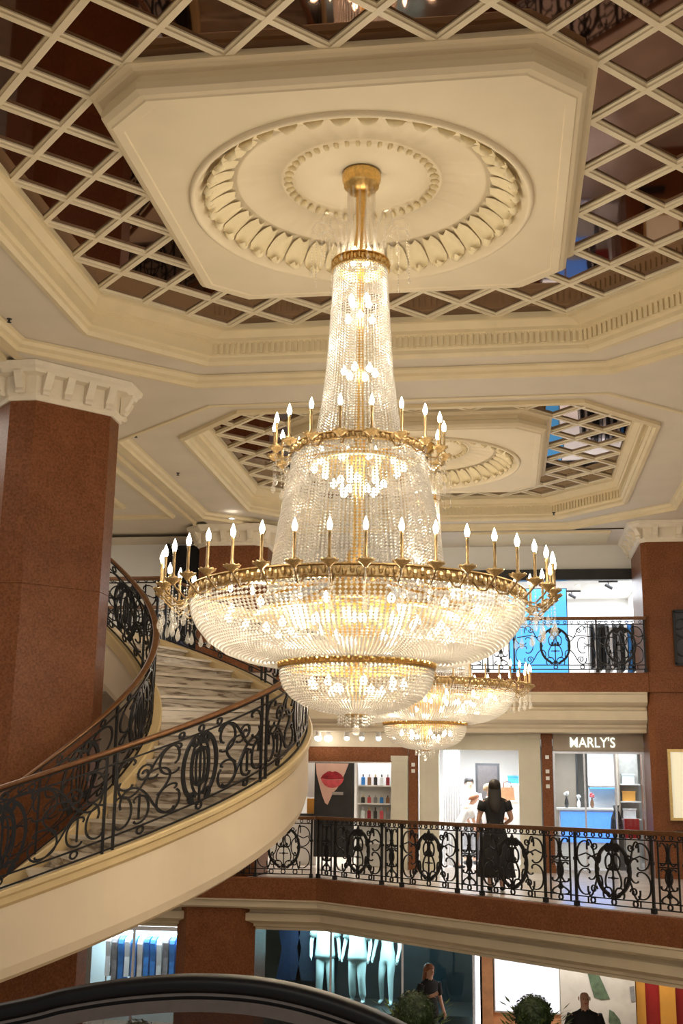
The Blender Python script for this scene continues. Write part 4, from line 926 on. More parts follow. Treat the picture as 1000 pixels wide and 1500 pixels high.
def vase(x, y, z, s_, mt, label, flower=None):
    t = thing('vase', label, 'vase', (x,y,z))
    MB().lathe([(0.0,z),(0.05*s_,z+0.001),(0.085*s_,z+0.12*s_),(0.07*s_,z+0.26*s_),(0.03*s_,z+0.36*s_),(0.045*s_,z+0.42*s_),(0.03*s_,z+0.415*s_),(0.02*s_,z+0.34*s_)], 16, (x,y)).build('body', mt, t, smooth=True)
    if flower:
        q = MB()
        for k in range(9): q.ellipsoid((x+random.uniform(-.07,.07)*s_, y+random.uniform(-.05,.05), z+(0.5+random.uniform(-.06,.08))*s_),(0.045*s_,0.045*s_,0.04*s_),7,5)
        q.build('flowers', flower, t, kind='stuff')
vase(1.30, 25.3, 1.18, 0.55, 'dark', 'dark vase with white flowers on the blue counter', 'shirt')
vase(1.55, 25.35, 1.18, 0.45, 'mannequin', 'white vase with pale flowers on the blue counter', 'shirt')
vase(1.82, 25.3, 1.18, 0.5, 'walnut', 'brown vase with red blooms on the blue counter', 'lip2')
vase(2.24, 24.62, 0.62, 1.5, 'dark', 'tall dark floor vase on a pedestal inside the glass front')
pdl = thing('pedestal', 'grey pedestal carrying the tall dark vase', 'pedestal', (2.24,24.62,0)); MB().bx(2.12,2.36,24.5,24.74,0.06,0.60).build('block','alu',pdl); MB().bx(2.10,2.38,24.48,24.76,0,0.06).build('foot','alu',pdl); MB().bx(2.11,2.37,24.49,24.75,0.60,0.618).build('top','alu',pdl)
# lit display case and iron grille on the big right column
lb_ = thing('display_case', 'gold framed cream lightbox on the red granite column', 'display case', (3.35,22.36,1.0))
MB().bx(2.99, 3.75, 22.33, 22.375, 1.02, 2.29).build('back', 'cream', lb_)
for q in ((2.99,3.75,2.24,2.29),(2.99,3.75,1.02,1.07)): MB().bx(q[0],q[1],22.29,22.33,q[2],q[3]).build('frame', 'gold', lb_)
for q in ((2.99,3.04),(3.70,3.75)): MB().bx(q[0],q[1],22.29,22.33,1.07,2.24).build('frame', 'gold', lb_)
MB().bx(3.04, 3.70, 22.315, 22.33, 1.07, 2.24).build('light_panel', 'lightbox', lb_)
MB().bx(3.05, 3.6, 22.1, 22.37, 0.80, 0.84).build('ledge', 'dark', lb_)
gr = thing('iron_grille', 'dark iron grille set on the upper part of the right granite column', 'grille', (3.5,22.36,3.8))
MB().bx(3.22, 4.1, 22.35, 22.375, 3.84, 4.86).build('backing', 'dark', gr)
Mg = flat_map((3.22,22.32), (1,0), 3.84)
b = MB(); bars(b, [[(0,0),(0.88,0)],[(0,1.0),(0.88,1.0)],[(0.02,0),(0.02,1.0)],[(0.86,0),(0.86,1.0)]], 0.05, 0.05, Mg); b.build('frame', 'iron', gr, kind='stuff')
S, md, lv, c_ = wide_strokes(0.88, 1.0); b = MB(); bars(b, S, 0.02, 0.02, Mg); b.build('scrollwork', 'iron', gr, kind='stuff')

# ================================================================== upper floor shop
struct(MB().bx(-5.4, 3.0, 24.35, 24.5, 6.02, 6.56).build('trim_7', 'white'))
bm = thing('shopfront_beam', 'long black beam across the top of the upper shop opening', 'beam', (-0.8,24.3,5.85)); MB().bx(-5.4, 3.0, 24.26, 24.36, 5.84, 6.03).build('fascia', 'dark', bm); MB().bx(-5.4, 3.0, 24.24, 24.40, 5.80, 5.84).build('bottom_rail', 'dark', bm)
struct(MB().bx(-5.4, 4.4, 24.4, 28.9, 5.90, 5.98).build('ceiling_upper_shop', 'white'))
struct(MB().bx(-5.4, 4.4, 27.4, 27.5, 3.7, 5.9).build('wall_upper_shop', 'white'))
struct(MB().bx(2.95, 3.05, 24.4, 28.9, 3.7, 5.9).build('wall_upper_shop_side', 'white'))
struct(MB().bx(-0.6, 2.2, 22.9, 23.9, 6.50, 6.545).build('trim_8', 'cream'))
lamp('upper_shop_lamp', 'AREA', (0.5, 25.9, 5.85), 210, COOL, 5.0, (0,0,0), 2.4)
sc_ = thing('led_screen', 'tall glowing blue screen in the upper shop behind the railing', 'screen', (0.75,24.9,3.7))
MB().bx(0.17, 1.42, 24.92, 25.0, 3.72, 5.74).build('cabinet', 'dark', sc_); MB().bx(0.19, 1.40, 24.905, 24.92, 3.75, 5.72).build('display', 'screen_blue', sc_)
rk = thing('garment_rack', 'steel clothes rack in the upper shop beside the blue screen', 'clothes rack', (2.35,25.2,3.7))
for x in (1.85, 2.86): MB().tube([(x,25.2,3.75),(x,25.2,5.06)],0.014,8).build('upright','steel',rk); MB().bx(x-0.02,x+0.02,24.95,25.45,3.72,3.76).build('foot','steel',rk)
MB().tube([(1.85,25.2,5.06),(2.86,25.2,5.06)],0.014,8).build('rail','steel',rk)
gm = [('black','black coat'),('greycloth2','pale long coat'),('dark','charcoal dress'),('black','black jacket'),('greycloth','grey wool coat'),('shirt','white long shirt'),('dark','dark tunic'),('greycloth','grey dress'),('black','black dress'),('greycloth2','cream coat'),('bluecloth','blue shirt'),('black','long black coat')]
for k, (mt, nm) in enumerate(gm):
    x = 1.92+k*0.078; h = 0.95+0.12*((k*5)%3)/2
    t = thing('garment', '%s on the upper rack, number %s from the blue screen' % (nm, ('one','two','three','four','five','six','seven','eight','nine','ten','eleven','twelve')[k]), 'garment', (x,25.2,5.0), 'garments on the upper rack')
    L = []
    for q, wv in ((0.0,0.05),(0.04,0.2),(0.10,0.23),(0.4,0.20),(0.7,0.22),(1.0,0.25)):
        L.append([(x-0.028,25.2-wv,5.0-q*h),(x+0.028,25.2-wv,5.0-q*h),(x+0.028,25.2+wv,5.0-q*h),(x-0.028,25.2+wv,5.0-q*h)])
    MB().loft(L, cap=True).build('cloth', mt, t); MB().tube([(x,25.2,4.99),(x,25.2,5.05),(x,25.21,5.085),(x,25.185,5.085)],0.005,5).build('hook','steel',t)
for x, y in ((2.3,25.0),(1.6,26.2)):
    t = thing('track_spotlight', 'black track spotlight on the upper shop ceiling %s' % ('above the clothes rack' if x > 2 else 'further back'), 'spotlight', (x,y,5.9))
    MB().bx(x-0.2,x+0.2,y-0.02,y+0.02,5.87,5.90).build('track','dark',t); MB().tube([(x,y,5.87),(x,y,5.80)],0.012,6).build('stem','dark',t); MB().tube([(x-0.06,y,5.82),(x+0.08,y-0.03,5.73)],0.035,10).build('head','dark',t)
for i,(x,y) in enumerate(((0.9,25.9),(1.7,25.5),(2.5,26.4))): zdown(x,y,5.898, label='small round downlight in the upper shop ceiling %s' % ('nearest the blue screen','between screen and clothes rack','deepest behind the clothes rack')[i], group='downlights of the upper shop')
# upper left: dark doorway and navy bench
dw = thing('door_leaf', 'tall black door on the white wall of the upper left gallery', 'door', (-6.55,23.55,3.7)); MB().bx(-6.98,-6.12,23.52,23.60,3.7,6.5).build('leaf','black',dw); MB().bx(-7.03,-6.98,23.5,23.6,3.7,6.54).build('frame','dark',dw); MB().ellipsoid((-6.9,23.49,4.75),(0.02,0.02,0.06),8,6).build('handle','steel',dw)
bn = thing('upholstered_bench', 'low navy upholstered bench on the upper gallery behind the stairs', 'bench', (-6.3,21.0,3.7))
MB().bx(-6.75,-5.85,20.7,21.3,3.86,4.12).build('cushion','navy',bn)
for sx in (-6.68,-5.92):
    for sy in (20.76,21.24): MB().bx(sx-0.03,sx+0.03,sy-0.03,sy+0.03,3.701,3.86).build('leg','dark',bn)

# ================================================================== lower floor shops (front plane y = 23.2)
LY = 23.2
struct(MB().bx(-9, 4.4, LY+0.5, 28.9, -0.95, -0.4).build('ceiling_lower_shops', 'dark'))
# shop with blue garments at the far left
struct(MB().bx(-8.6, -6.0, LY+1.6, LY+1.7, -3.2, -0.95).build('wall_lower_left', 'lower_lit'))
struct(MB().bx(-9.4, -8.25, LY-0.1, LY+0.1, -3.2, -0.4).build('wall_lower_pier', 'granite'))
lamp('lower_shop_lamp', 'AREA', (-7.2, LY+0.8, -1.0), 110, COOL, 1.8, (0,0,0), 1.0)
sf = thing('glass_shopfront', 'lower left shop front glass with a bright corner beside the column foot', 'shop window', (-7.2,LY,-3.2))
for x in (-8.22,-7.2,-6.28,-5.75): MB().bx(x-0.025,x+0.025,LY-0.02,LY+0.04,-3.2,-1.2).build('mullion','steel',sf)
MB().bx(-8.24,-5.73,LY-0.03,LY+0.05,-1.24,-1.16).build('top_rail','steel',sf)
for a,b_ in ((-8.195,-7.225),(-7.175,-6.305)): MB().bx(a,b_,LY,LY+0.012,-3.2,-1.24).build('pane','glass',sf)
MB().bx(-6.255,-5.775,LY,LY+0.012,-3.2,-1.24).build('pane','smoke_glass',sf)
lr = thing('garment_rack', 'clothes rack of blue and white shirts in the lower left shop', 'clothes rack', (-7.2,24.0,-3.2))
for x in (-8.0,-6.4): MB().tube([(x,24.0,-3.2),(x,24.0,-1.4)],0.015,8).build('upright','steel',lr)
MB().tube([(-8.0,24.0,-1.4),(-6.4,24.0,-1.4)],0.015,8).build('rail','steel',lr)
cl = ['mannequin','greycloth','bluecloth','mannequin','bluecloth','greycloth2','bluecloth','bluecloth','mannequin','greycloth','bluecloth','bluecloth']
for k, mt in enumerate(cl):
    x = -7.92+k*0.132; h = 0.75+0.15*(k%3)
    nm = {'mannequin':'white shirt','greycloth':'grey shirt','bluecloth':'blue shirt','greycloth2':'cream shirt'}[mt]
    t = thing('garment', '%s hanging on the lower left rack, %s from the outer end' % (nm, ('first','second','third','fourth','fifth','sixth','seventh','eighth','ninth','tenth','eleventh','twelfth')[k]), 'garment', (x,24.0,-1.45), 'shirts on the lower left rack')
    L = []
    for q, wv in ((0.0,0.05),(0.05,0.19),(0.12,0.22),(0.5,0.18),(1.0,0.2)): L.append([(x-0.05,24.0-wv,-1.45-q*h),(x+0.05,24.0-wv,-1.45-q*h),(x+0.05,24.0+wv,-1.45-q*h),(x-0.05,24.0+wv,-1.45-q*h)])
    MB().loft(L, cap=True).build('cloth', mt, t); MB().tube([(x,24.0,-1.46),(x,24.0,-1.40),(x,24.01,-1.375)],0.006,5).build('hook','steel',t)
# dark showroom with white mannequins
struct(MB().bx(-4.6, -0.55, 25.0, 25.1, -3.2, -0.95).build('wall_showroom', 'showroom'))
struct(MB().bx(-5.5, -5.0, LY, 25.0, -3.2, -0.95).build('wall_showroom_side', 'granite'))
struct(MB().bx(-4.55, -0.6, LY+0.2, 24.95, -3.2, -2.62).build('floor_showroom', 'alu'))
lamp('showroom_lamp', 'AREA', (-2.8, 23.9, -1.0), 110, (0.80,0.97,1.0), 2.6, (0,0,0), 0.6)
sw_ = thing('glass_shopfront', 'blue tinted showroom window in front of white mannequins', 'shop window', (-2.6,LY,-3.2))
for x in (-4.62,-3.32,-1.95,-0.62): MB().bx(x-0.02,x+0.02,LY-0.01,LY+0.04,-3.2,-0.9).build('mullion','steel',sw_)
for a,b_ in ((-4.6,-3.34),(-3.30,-1.97),(-1.93,-0.64)): MB().bx(a,b_,LY,LY+0.012,-3.2,-0.9).build('pane','cyan_glass',sw_)
ws = thing('light_column', 'slim white lit strip beside the granite column at showroom level', 'light', (-4.8,LY,-3.2)); MB().bx(-4.88,-4.78,LY-0.04,LY+0.02,-3.2,-1.1).build('tube','white_glow',ws); MB().bx(-4.90,-4.76,LY+0.02,LY+0.05,-3.2,-1.08).build('back','alu',ws)
for k, x in enumerate((-4.35,-3.95)):
    t = thing('garment', '%s hanging in the showroom near the light strip' % ('dark navy coat','steel blue dress')[k], 'garment', (x,24.5,-1.2))
    L = []
    for q, wv in ((0.0,0.06),(0.06,0.2),(0.2,0.22),(0.5,0.15),(0.8,0.2),(1.1,0.26)): L.append([(x-wv,24.45,-1.15-q),(x+wv,24.45,-1.15-q),(x+wv,24.58,-1.15-q),(x-wv,24.58,-1.15-q)])
    MB().loft(L, cap=True).build('cloth', ('navy','denim')[k], t); MB().tube([(x,24.5,-1.16),(x,24.5,-1.05),(x,24.5,-0.96)],0.006,5).build('hook','steel',t)

# ------------------------------------------------------------------ people
def skinmesh(name, V, E_, mt, parent, sub=1, root=0):
    me = bpy.data.meshes.new(name); me.from_pydata([v[:3] for v in V], E_, []); o = bpy.data.objects.new(name, me); C.objects.link(o); o.parent = parent
    md = o.modifiers.new('skin', 'SKIN'); md.use_smooth_shade = True
    lay = me.skin_vertices[0].data if len(me.skin_vertices) else None
    if lay:
        for i, v in enumerate(V):
            r = v[3]; lay[i].radius = r if isinstance(r, tuple) else (r, r); lay[i].use_root = (i == root)
    s_ = o.modifiers.new('sub', 'SUBSURF'); s_.levels = sub; s_.render_levels = sub
    me.materials.append(M[mt]); return o
def person(label, loc, h, rz=0.0, elbows=None, wrists=None, top='shirt', bottom='denim', hair='hair', long_hair=False, dress=None, lean=0.0, legs=None, bald=False, mat_skin='skin', name='person', headless=False):
    root = thing(name, label, 'person' if not headless else 'mannequin', loc); root.rotation_euler = (0,0,rz)
    el = elbows or [(-0.15,0.01,0.63),(0.15,0.01,0.63)]; wr = wrists or [(-0.155,-0.05,0.50),(0.155,-0.05,0.50)]
    lg = legs or [((-0.052,0.0,0.28),(-0.055,0.015,0.045),(-0.062,-0.06,0.02)),((0.052,0.0,0.28),(0.055,0.015,0.045),(0.062,-0.06,0.02))]
    def ln(p): return (p[0], p[1]-lean*max(0,p[2]-0.5), p[2]-lean*abs(lean)*0.3*max(0,p[2]-0.5))
    V = [(0,0,0.52,(0.085,0.06)),(0,0.005,0.60,(0.075,0.052)),(0,0.0,0.69,(0.085,0.058)),(0,0.005,0.77,(0.088,0.055)),(0,0.005,0.835,0.034),(0,-0.005,0.87,0.034)]
    E_ = [(0,1),(1,2),(2,3),(3,4),(4,5)]
    if not headless:
        V += [(0,-0.014,0.90,(0.040,0.048)),(0,-0.008,0.945,(0.046,0.056)),(0,0.0,0.985,(0.032,0.038))]; E_ += [(5,6),(6,7),(7,8)]
    for s_, (k, a, t) in zip((-1,1), lg):
        i = len(V); V += [(s_*0.05,0,0.47,0.055),(*k,0.036),(*a,0.024),(*t,0.020)]; E_ += [(0,i),(i,i+1),(i+1,i+2),(i+2,i+3)]
    for s_, e, w_ in zip((-1,1), el, wr):
        i = len(V); d = Vector(w_)-Vector(e); d.normalize()
        V += [(s_*0.105,0.005,0.795,0.034),(*e,0.024),(*w_,0.017)]; pm = Vector(w_)+d*0.03; V.append((*pm,(0.02,0.014))); E_ += [(3,i),(i,i+1),(i+1,i+2),(i+2,i+3)]
        sd = d.cross(Vector((s_,0,0))); sd = sd.normalized() if sd.length > 1e-3 else Vector((0,1,0))
        for f in range(4):
            j = len(V); o_ = sd*(f-1.5)*0.011; ln_ = (0.036,0.042,0.040,0.032)[f]
            q1 = pm+o_+d*ln_*0.5; q2 = pm+o_+d*ln_+Vector((-s_*0.008,0,0)); V += [(*q1,0.0055),(*q2,0.0045)]; E_ += [(i+3,j),(j,j+1)]
        j = len(V); q1 = Vector(w_)+d*0.015+sd*0.022; q2 = q1+d*0.022+sd*0.008; V += [(*q1,0.006),(*q2,0.005)]; E_ += [(i+2,j),(j,j+1)]
    def P(v):
        p = ln(v); r = v[3]; r = tuple(x*h for x in r) if isinstance(r, tuple) else r*h
        return (p[0]*h, p[1]*h, p[2]*h, r)
    body = skinmesh('body', [P(v) for v in V], E_, mat_skin, root)
    def clothes(nm, idx, ed, mt, grow):
        W_ = []
        for v in idx:
            q = P(v); r = q[3]; r = tuple(x+grow for x in r) if isinstance(r, tuple) else r+grow; W_.append((*q[:3], r))
        return skinmesh(nm, W_, ed, mt, root)
    if top:
        b = MB(); L = []
        for z, rx, ry in ((0.850,0.036,0.036),(0.832,0.062,0.042),(0.815,0.108,0.050),(0.79,0.126,0.060),(0.74,0.110,0.068),(0.66,0.097,0.064),(0.58,0.100,0.072),(0.50,0.112,0.084),(0.455,0.114,0.086)):
            L.append([tuple(c*h for c in ln((rx*cos(2*PI*i/24), 0.004+ry*sin(2*PI*i/24), z))) for i in range(24)])
        b.loft(L, cap=True)
        for s_, e in zip((-1,1), el):
            p0 = Vector((s_*0.104,0.005,0.796)); p1 = p0+(Vector(e)-p0)*0.72
            b.tube([tuple(c*h for c in ln(q)) for q in (p0,(p0+p1)/2,p1)],[0.047*h,0.043*h,0.041*h],12)
        o = b.build('shirt', top, None, smooth=True); o.parent = root
    if bottom:
        T_ = [(0,0,0.55,(0.085,0.06)),(0,0,0.50,(0.09,0.062))]; ed = [(0,1)]
        for s_, (k, a, t) in zip((-1,1), lg):
            i = len(T_); T_ += [(s_*0.05,0,0.45,0.056),(*k,0.04),(a[0],a[1],a[2]+0.02,0.034)]; ed += [(1,i),(i,i+1),(i+1,i+2)]
        clothes('trousers', T_, ed, bottom, 0.012)
        for (k, a, t) in lg:
            b = MB(); c = [(a[0]+t[0])/2*h,(a[1]+t[1])/2*h,0.022*h]; b.ellipsoid(c,(0.032*h,0.075*h,0.024*h),12,6); o = b.build('shoe','dark',None,smooth=True); o.parent = root
    if headless: return root
    def pt(x, y, z): q = ln((x,y,z)); return (q[0]*h,q[1]*h,q[2]*h)
    def small(nm, c, r, mt, par=body):
        b = MB(); b.ellipsoid(pt(*c), tuple(x*h for x in r), 10, 7); o = b.build(nm, mt, None, smooth=True); o.parent = par
    for s_ in (-1,1): small('eye', (s_*0.017,-0.060,0.935), (0.006,0.004,0.004), 'dark'); small('ear', (s_*0.048,0.002,0.93), (0.006,0.012,0.018), mat_skin)
    small('nose', (0,-0.066,0.922), (0.007,0.010,0.012), mat_skin); small('mouth', (0,-0.058,0.898), (0.014,0.005,0.004), 'lip2')
    if not bald:
        b = MB(); L = []
        for j in range(8):
            a = PI*0.5*j/7; rr = cos(a)*0.055+0.003
            L.append([pt(rr*cos(2*PI*i/16)*0.98, 0.010+rr*1.18*sin(2*PI*i/16), 0.948+0.056*sin(a)-(0.035 if (sin(2*PI*i/16) > -0.3 and j == 0) else 0)) for i in range(16)])
        b.loft(L, cap=True)
        if long_hair:
            L = []
            for z, w_, y in ((0.985,0.035,0.02),(0.95,0.056,0.03),(0.90,0.060,0.035),(0.84,0.062,0.045),(0.78,0.062,0.055),(0.73,0.052,0.058),(0.70,0.03,0.058)):
                L.append([pt(w_*cos(2*PI*i/14), y+0.030*sin(2*PI*i/14), z) for i in range(14)])
            b.loft(L, cap=True)
        o = b.build('hair', hair, None, smooth=True); o.parent = root
    if dress:
        b = MB(); L = []
        for z, rx, ry in ((0.838,0.058,0.042),(0.82,0.104,0.050),(0.795,0.124,0.060),(0.74,0.108,0.070),(0.68,0.090,0.066),(0.61,0.078,0.058),(0.54,0.098,0.072),(0.45,0.120,0.090),(0.30,0.150,0.115),(0.12,0.180,0.14)):
            L.append([pt(rx*cos(2*PI*i/28)*(1+(0.05*sin(7*2*PI*i/28) if z < 0.5 else 0)), ry*sin(2*PI*i/28)*(1+(0.05*sin(7*2*PI*i/28) if z < 0.5 else 0)), z) for i in range(28)])
        b.loft(L, cap=True); o = b.build('dress', dress, None, smooth=True); o.parent = root
        for s_, e in zip((-1,1), el):
            b = MB(); p0 = Vector((s_*0.102,0.005,0.797)); p1 = p0+(Vector(e)-p0)*0.5; b.tube([pt(*p0),pt(*((p0+p1)/2)),pt(*p1)],[0.046*h,0.044*h,0.042*h],12); o = b.build('sleeve',dress,None,smooth=True); o.parent = root
        for s_ in (-1,1):
            b = MB(); b.ellipsoid((s_*0.058*h,-0.025*h,0.02*h),(0.028*h,0.068*h,0.022*h),10,6); o = b.build('shoe','black',None,smooth=True); o.parent = root
    return root
person('woman with long dark hair in a black dress, back turned, behind the railing', (-0.14,19.0,0.001), 1.68, PI, elbows=[(-0.155,-0.02,0.64),(0.155,-0.01,0.63)], wrists=[(-0.10,-0.12,0.60),(0.165,-0.04,0.51)], top=None, bottom=None, long_hair=True, dress='black')
person('man with short dark hair in a white shirt standing by the curtain in the boutique', (-0.72,25.4,0.001), 1.78, 0.3, bottom='greycloth')
person('fair haired person in white standing sideways beside the woman in black', (-0.28,24.15,0.001), 1.64, PI*0.5, elbows=[(-0.15,-0.05,0.64),(0.15,-0.05,0.64)], wrists=[(-0.10,-0.15,0.60),(0.10,-0.15,0.60)], bottom='shirt', hair='hair_fair')
person('auburn haired person in white bending forward in the boutique', (-0.93,24.05,0.001), 1.50, PI*0.6, lean=0.55, elbows=[(-0.13,-0.14,0.60),(0.13,-0.14,0.60)], wrists=[(-0.10,-0.24,0.52),(0.10,-0.24,0.52)], bottom='greycloth2', hair='hair_red')
person('bald man in a black shirt walking on the lower floor before the mural', (1.16,19.2,-3.199), 1.77, 0.1, top='black', bottom='denim', bald=True, elbows=[(-0.165,0.02,0.64),(0.165,0.02,0.64)])
person('woman with auburn hair in dark clothes standing before the showroom window', (-1.38,22.2,-3.199), 1.66, 0.7, top='black', bottom='denim', hair='hair_red', long_hair=True, wrists=[(-0.06,-0.13,0.70),(0.155,-0.05,0.50)])
def mannequin(x, y, rz, label, mt):
    person(label, (x,y,-2.62), 1.82, rz, top=mt, bottom=mt, mat_skin='mannequin', headless=True, name='mannequin', legs=[((-0.055,-0.02,0.28),(-0.062,0.02,0.045),(-0.07,-0.05,0.02)),((0.06,-0.03,0.28),(0.075,-0.01,0.045),(0.085,-0.08,0.02))])
mannequin(-3.60, 24.35, 0.2, 'white suited mannequin nearest the hanging coats in the showroom window', 'mannequin')
mannequin(-2.92, 24.15, -0.3, 'white suited mannequin in the middle of the showroom window', 'mannequin')
person('bare white mannequin with legs apart nearest the woman on the lower floor', (-2.33,24.2,-2.62), 1.80, -0.4, top=None, bottom=None, mat_skin='mannequin', headless=True, name='mannequin', legs=[((-0.06,-0.03,0.28),(-0.085,0.03,0.045),(-0.09,-0.04,0.02)),((0.055,-0.03,0.28),(0.07,-0.05,0.045),(0.08,-0.11,0.02))])

# right part of the lower front
dp = thing('door_post', 'glowing white door post right of the dark showroom', 'post', (-0.55,LY,-3.2)); MB().bx(-0.585,-0.505,LY-0.05,LY+0.1,-3.1,-0.9).build('post','white_glow',dp); MB().bx(-0.59,-0.50,LY-0.06,LY+0.1,-3.2,-3.1).build('foot','steel',dp)  # post is no lamp; its brightness is put in as emission
t = thing('pilaster', 'orange marble pilaster between the showroom and the white screen', 'pilaster', (-0.36,LY,-3.2)); MB().bx(-0.46,-0.26,LY-0.08,LY+0.1,-3.05,-0.9).build('shaft','orange_marble',t); MB().bx(-0.48,-0.24,LY-0.10,LY+0.1,-3.2,-3.05).build('plinth','orange_marble',t)
ws = thing('white_screen', 'large glowing white wall screen behind the round topiary', 'screen', (0.33,LY,-2.5)); MB().bx(-0.24,0.96,LY-0.04,LY+0.05,-2.48,-0.92).build('cabinet','white',ws); MB().bx(-0.22,0.94,LY-0.055,LY-0.04,-2.45,-0.95).build('display','screen_white',ws)
struct(MB().bx(-0.26, 1.0, LY, LY+0.15, -3.2, -2.48).build('wall_under_screen', 'orange_marble'))
struct(MB().bx(0.97, 2.32, LY-0.02, LY+0.12, -3.2, -0.9).build('wall_mural', 'mural'))
mu = thing('wall_mural', 'green and black figure mural painted on the pale lower wall', 'mural', (1.7,LY-0.03,-2.4))
ym = LY-0.025
flat([(1.42,-1.52),(1.50,-1.50),(1.60,-1.60),(1.66,-1.52),(1.70,-1.60),(1.66,-1.72),(1.76,-1.95),(1.86,-2.18),(1.70,-2.20),(1.58,-2.16),(1.52,-1.95),(1.46,-1.70)], ym, 'figure', 'green_print', mu)
flat([(1.30,-1.50),(1.36,-1.48),(1.37,-1.58),(1.33,-1.60)], ym, 'figure', 'dark', mu)
flat([(1.84,-2.36),(1.92,-2.40),(2.02,-2.52),(2.06,-2.66),(1.92,-2.70),(1.82,-2.58)], ym, 'figure', 'green_print', mu)
flat([(2.22,-1.96),(2.30,-1.94),(2.31,-2.20),(2.24,-2.22)], ym, 'figure', 'greycloth', mu)
struct(MB().bx(2.32, 4.4, LY+0.3, LY+0.4, -3.2, -0.9).build('wall_red_niche', 'redwall'))
for k,(x0,x1) in enumerate(((2.36,2.52),(2.78,3.06))):
    t = thing('gold_panel', ('narrow glowing gold panel at the edge of the mural','wide glowing gold panel on the red wall')[k], 'panel', ((x0+x1)/2,LY+0.2,-3.2)); MB().bx(x0,x1,LY+0.2,LY+0.3,-3.2,-1.85).build('slab','gold_panel',t); MB().bx(x0-0.01,x1+0.01,LY+0.18,LY+0.3,-1.85,-1.82).build('cap','gold',t)
lamp('red_niche_lamp', 'AREA', (2.9, 22.7, -1.0), 16, WARM, 1.0)
lamp('lower_front_lamp', 'AREA', (1.2, 22.4, -0.96), 34, NEUT, 1.8, (0,0,0), 0.6)

# topiaries and shrubs
def topiary(x, y, zc, r, label, skirt=False):
    t = thing('topiary', label, 'plant', (x,y,-3.2))
    MB().lathe([(0.0,-3.2),(0.20,-3.198),(0.26,-2.8),(0.28,-2.74),(0.24,-2.74),(0.22,-2.8),(0.0,-2.8)], 20, (x,y)).build('pot','pot',t,smooth=True)
    MB().tube([(x,y,-2.85),(x+0.02,y,(zc-2.8)/2),(x,y,zc)],0.03,8).build('trunk','bark',t)
    b = MB(); b.ellipsoid((x,y,zc),(r*0.9,r*0.9,r*0.9),16,10)
    for k in range(1500):
        d = Vector((random.gauss(0,1),random.gauss(0,1),random.gauss(0,1))).normalized(); p = Vector((x,y,zc))+d*r*random.uniform(0.88,1.03)
        a = d.cross(Vector((random.gauss(0,1),random.gauss(0,1),random.gauss(0,1)))).normalized(); c = (d*0.5+a.cross(d)).normalized(); s_ = 0.022
        b.add([p-a*s_*0.5, p+c*s_, p+a*s_*0.5, p-c*s_],[(0,1,2,3)])
    b.build('foliage','leaf',t,kind='stuff')
    if skirt:
        b = MB()
        for k in range(260):
            an = random.uniform(0,2*PI); q = random.uniform(0.6,1.7); p = Vector((x+cos(an)*r*q, y+sin(an)*r*0.8*q, zc-r*0.7-random.uniform(0,0.5)+0.18*q))
            d = Vector((cos(an)*0.8,sin(an)*0.8,random.uniform(0.1,0.9))).normalized(); sd = d.cross(Vector((0,0,1))).normalized()
            b.add([p, p+d*0.06+sd*0.025, p+d*0.14, p+d*0.06-sd*0.025],[(0,1,2,3)])
        b.build('leafy_skirt','leaf2',t,kind='stuff')
topiary(-1.26, 17.0, -1.46, 0.29, 'round clipped topiary before the showroom window', True)
topiary(0.34, 17.0, -1.44, 0.27, 'round dark topiary with a leafy collar before the white screen', True)
topiary(-4.55, 15.0, -1.62, 0.30, 'leafy shrub behind the escalator glass', True)

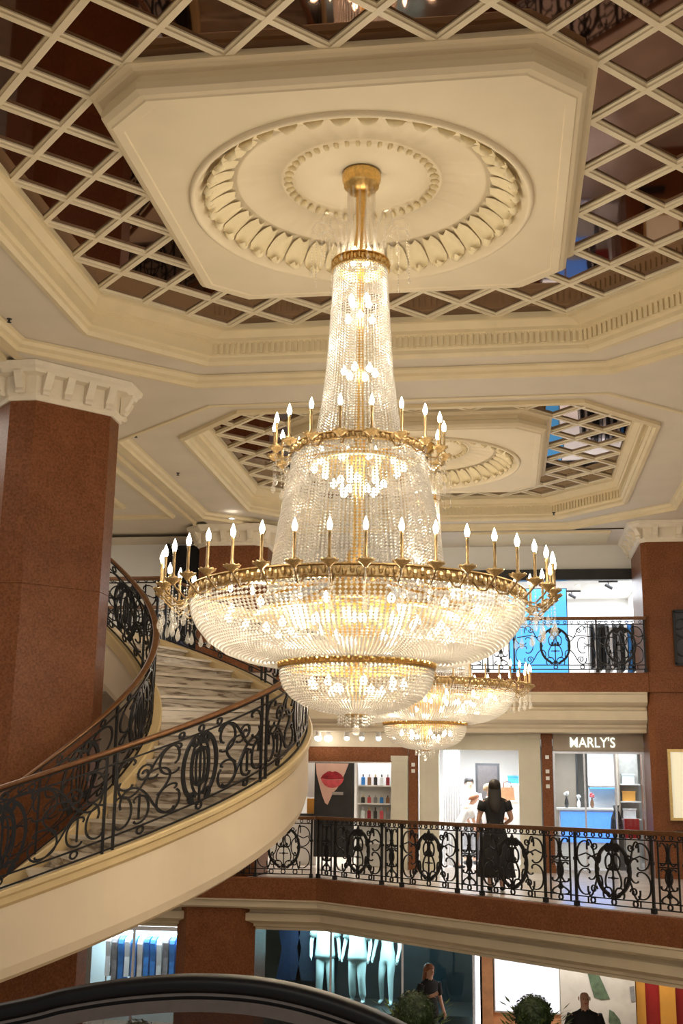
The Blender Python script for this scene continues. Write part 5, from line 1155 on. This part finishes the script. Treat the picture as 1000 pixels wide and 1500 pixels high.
# ================================================================== escalator balustrade in the foreground
EYP = 3.3
es = thing('escalator_balustrade', 'black rubber escalator handrail on a smoked glass balustrade in the foreground', 'escalator', (-1.0,EYP,0))
key = [(-4.2,0.10),(-3.2,0.44),(-2.2,0.755),(-1.401,0.922),(-1.206,0.970),(-1.012,1.003),(-0.82,1.018),(-0.63,1.010),(-0.4414,0.972),(-0.2577,0.905),(-0.06,0.795),(0.10,0.63),(0.16,0.45),(0.10,0.28),(-0.05,0.18)]
def smooth_path(K, m=6):
    out = []
    for i in range(len(K)-1):
        p0,p1,p2,p3 = [Vector(K[max(0,min(len(K)-1,i+d))]) for d in (-1,0,1,2)]
        for j in range(m):
            t_ = j/m; out.append(0.5*((2*p1)+(p2-p0)*t_+(2*p0-5*p1+4*p2-p3)*t_*t_+(3*p1-p0-3*p2+p3)*t_**3))
    out.append(Vector(K[-1])); return out
SP = smooth_path(key)
def rail_sweep(prof):
    L = []
    for i, p in enumerate(SP):
        a = SP[max(0,i-1)]; b = SP[min(len(SP)-1,i+1)]; tg = (b-a).normalized(); nn = Vector((-tg.y, tg.x))
        L.append([(p.x+nn.x*o_, EYP+y, p.y+nn.y*o_) for y, o_ in prof])
    q = MB(); q.loft(L, cap=True); return q
rail_sweep([(-0.038,-0.042),(-0.044,-0.032),(-0.044,-0.016),(-0.036,-0.004),(-0.02,0.0),(0.02,0.0),(0.036,-0.004),(0.044,-0.016),(0.044,-0.032),(0.038,-0.042)]).build('handrail','rubber',es,smooth=True)
rail_sweep([(-0.034,-0.042),(0.034,-0.042),(0.034,-0.050),(-0.034,-0.050)]).build('guide_track','alu',es)
rail_sweep([(-0.022,-0.050),(0.022,-0.050),(0.022,-0.060),(-0.022,-0.060)]).build('seal_strip','rubber',es)
rail_sweep([(-0.030,-0.060),(0.030,-0.060),(0.026,-0.092),(-0.026,-0.092)]).build('trim','alu',es)
g = MB(); L = []
for i, p in enumerate(SP):
    a = SP[max(0,i-1)]; b_ = SP[min(len(SP)-1,i+1)]; tg = (b_-a).normalized(); nn = Vector((-tg.y, tg.x)); z = p.y-nn.y*0.088; x = p.x-nn.x*0.088
    if x > 0.02 or (i > 0 and p.x < SP[i-1].x): break
    L.append([(x,EYP-0.005,z),(x,EYP+0.005,z),(x,EYP+0.005,min(z,0.15)-0.35+min(0,(x+3.2)*0.3)),(x,EYP-0.005,min(z,0.15)-0.35+min(0,(x+3.2)*0.3))])
g.loft(L, cap=True); g.build('glass_panel','smoke_glass',es)
MB().prism([(-4.6,EYP-0.09),(0.2,EYP-0.09),(0.2,EYP+0.09),(-4.6,EYP+0.09)],-0.55,-0.18).build('skirt','alu',es)
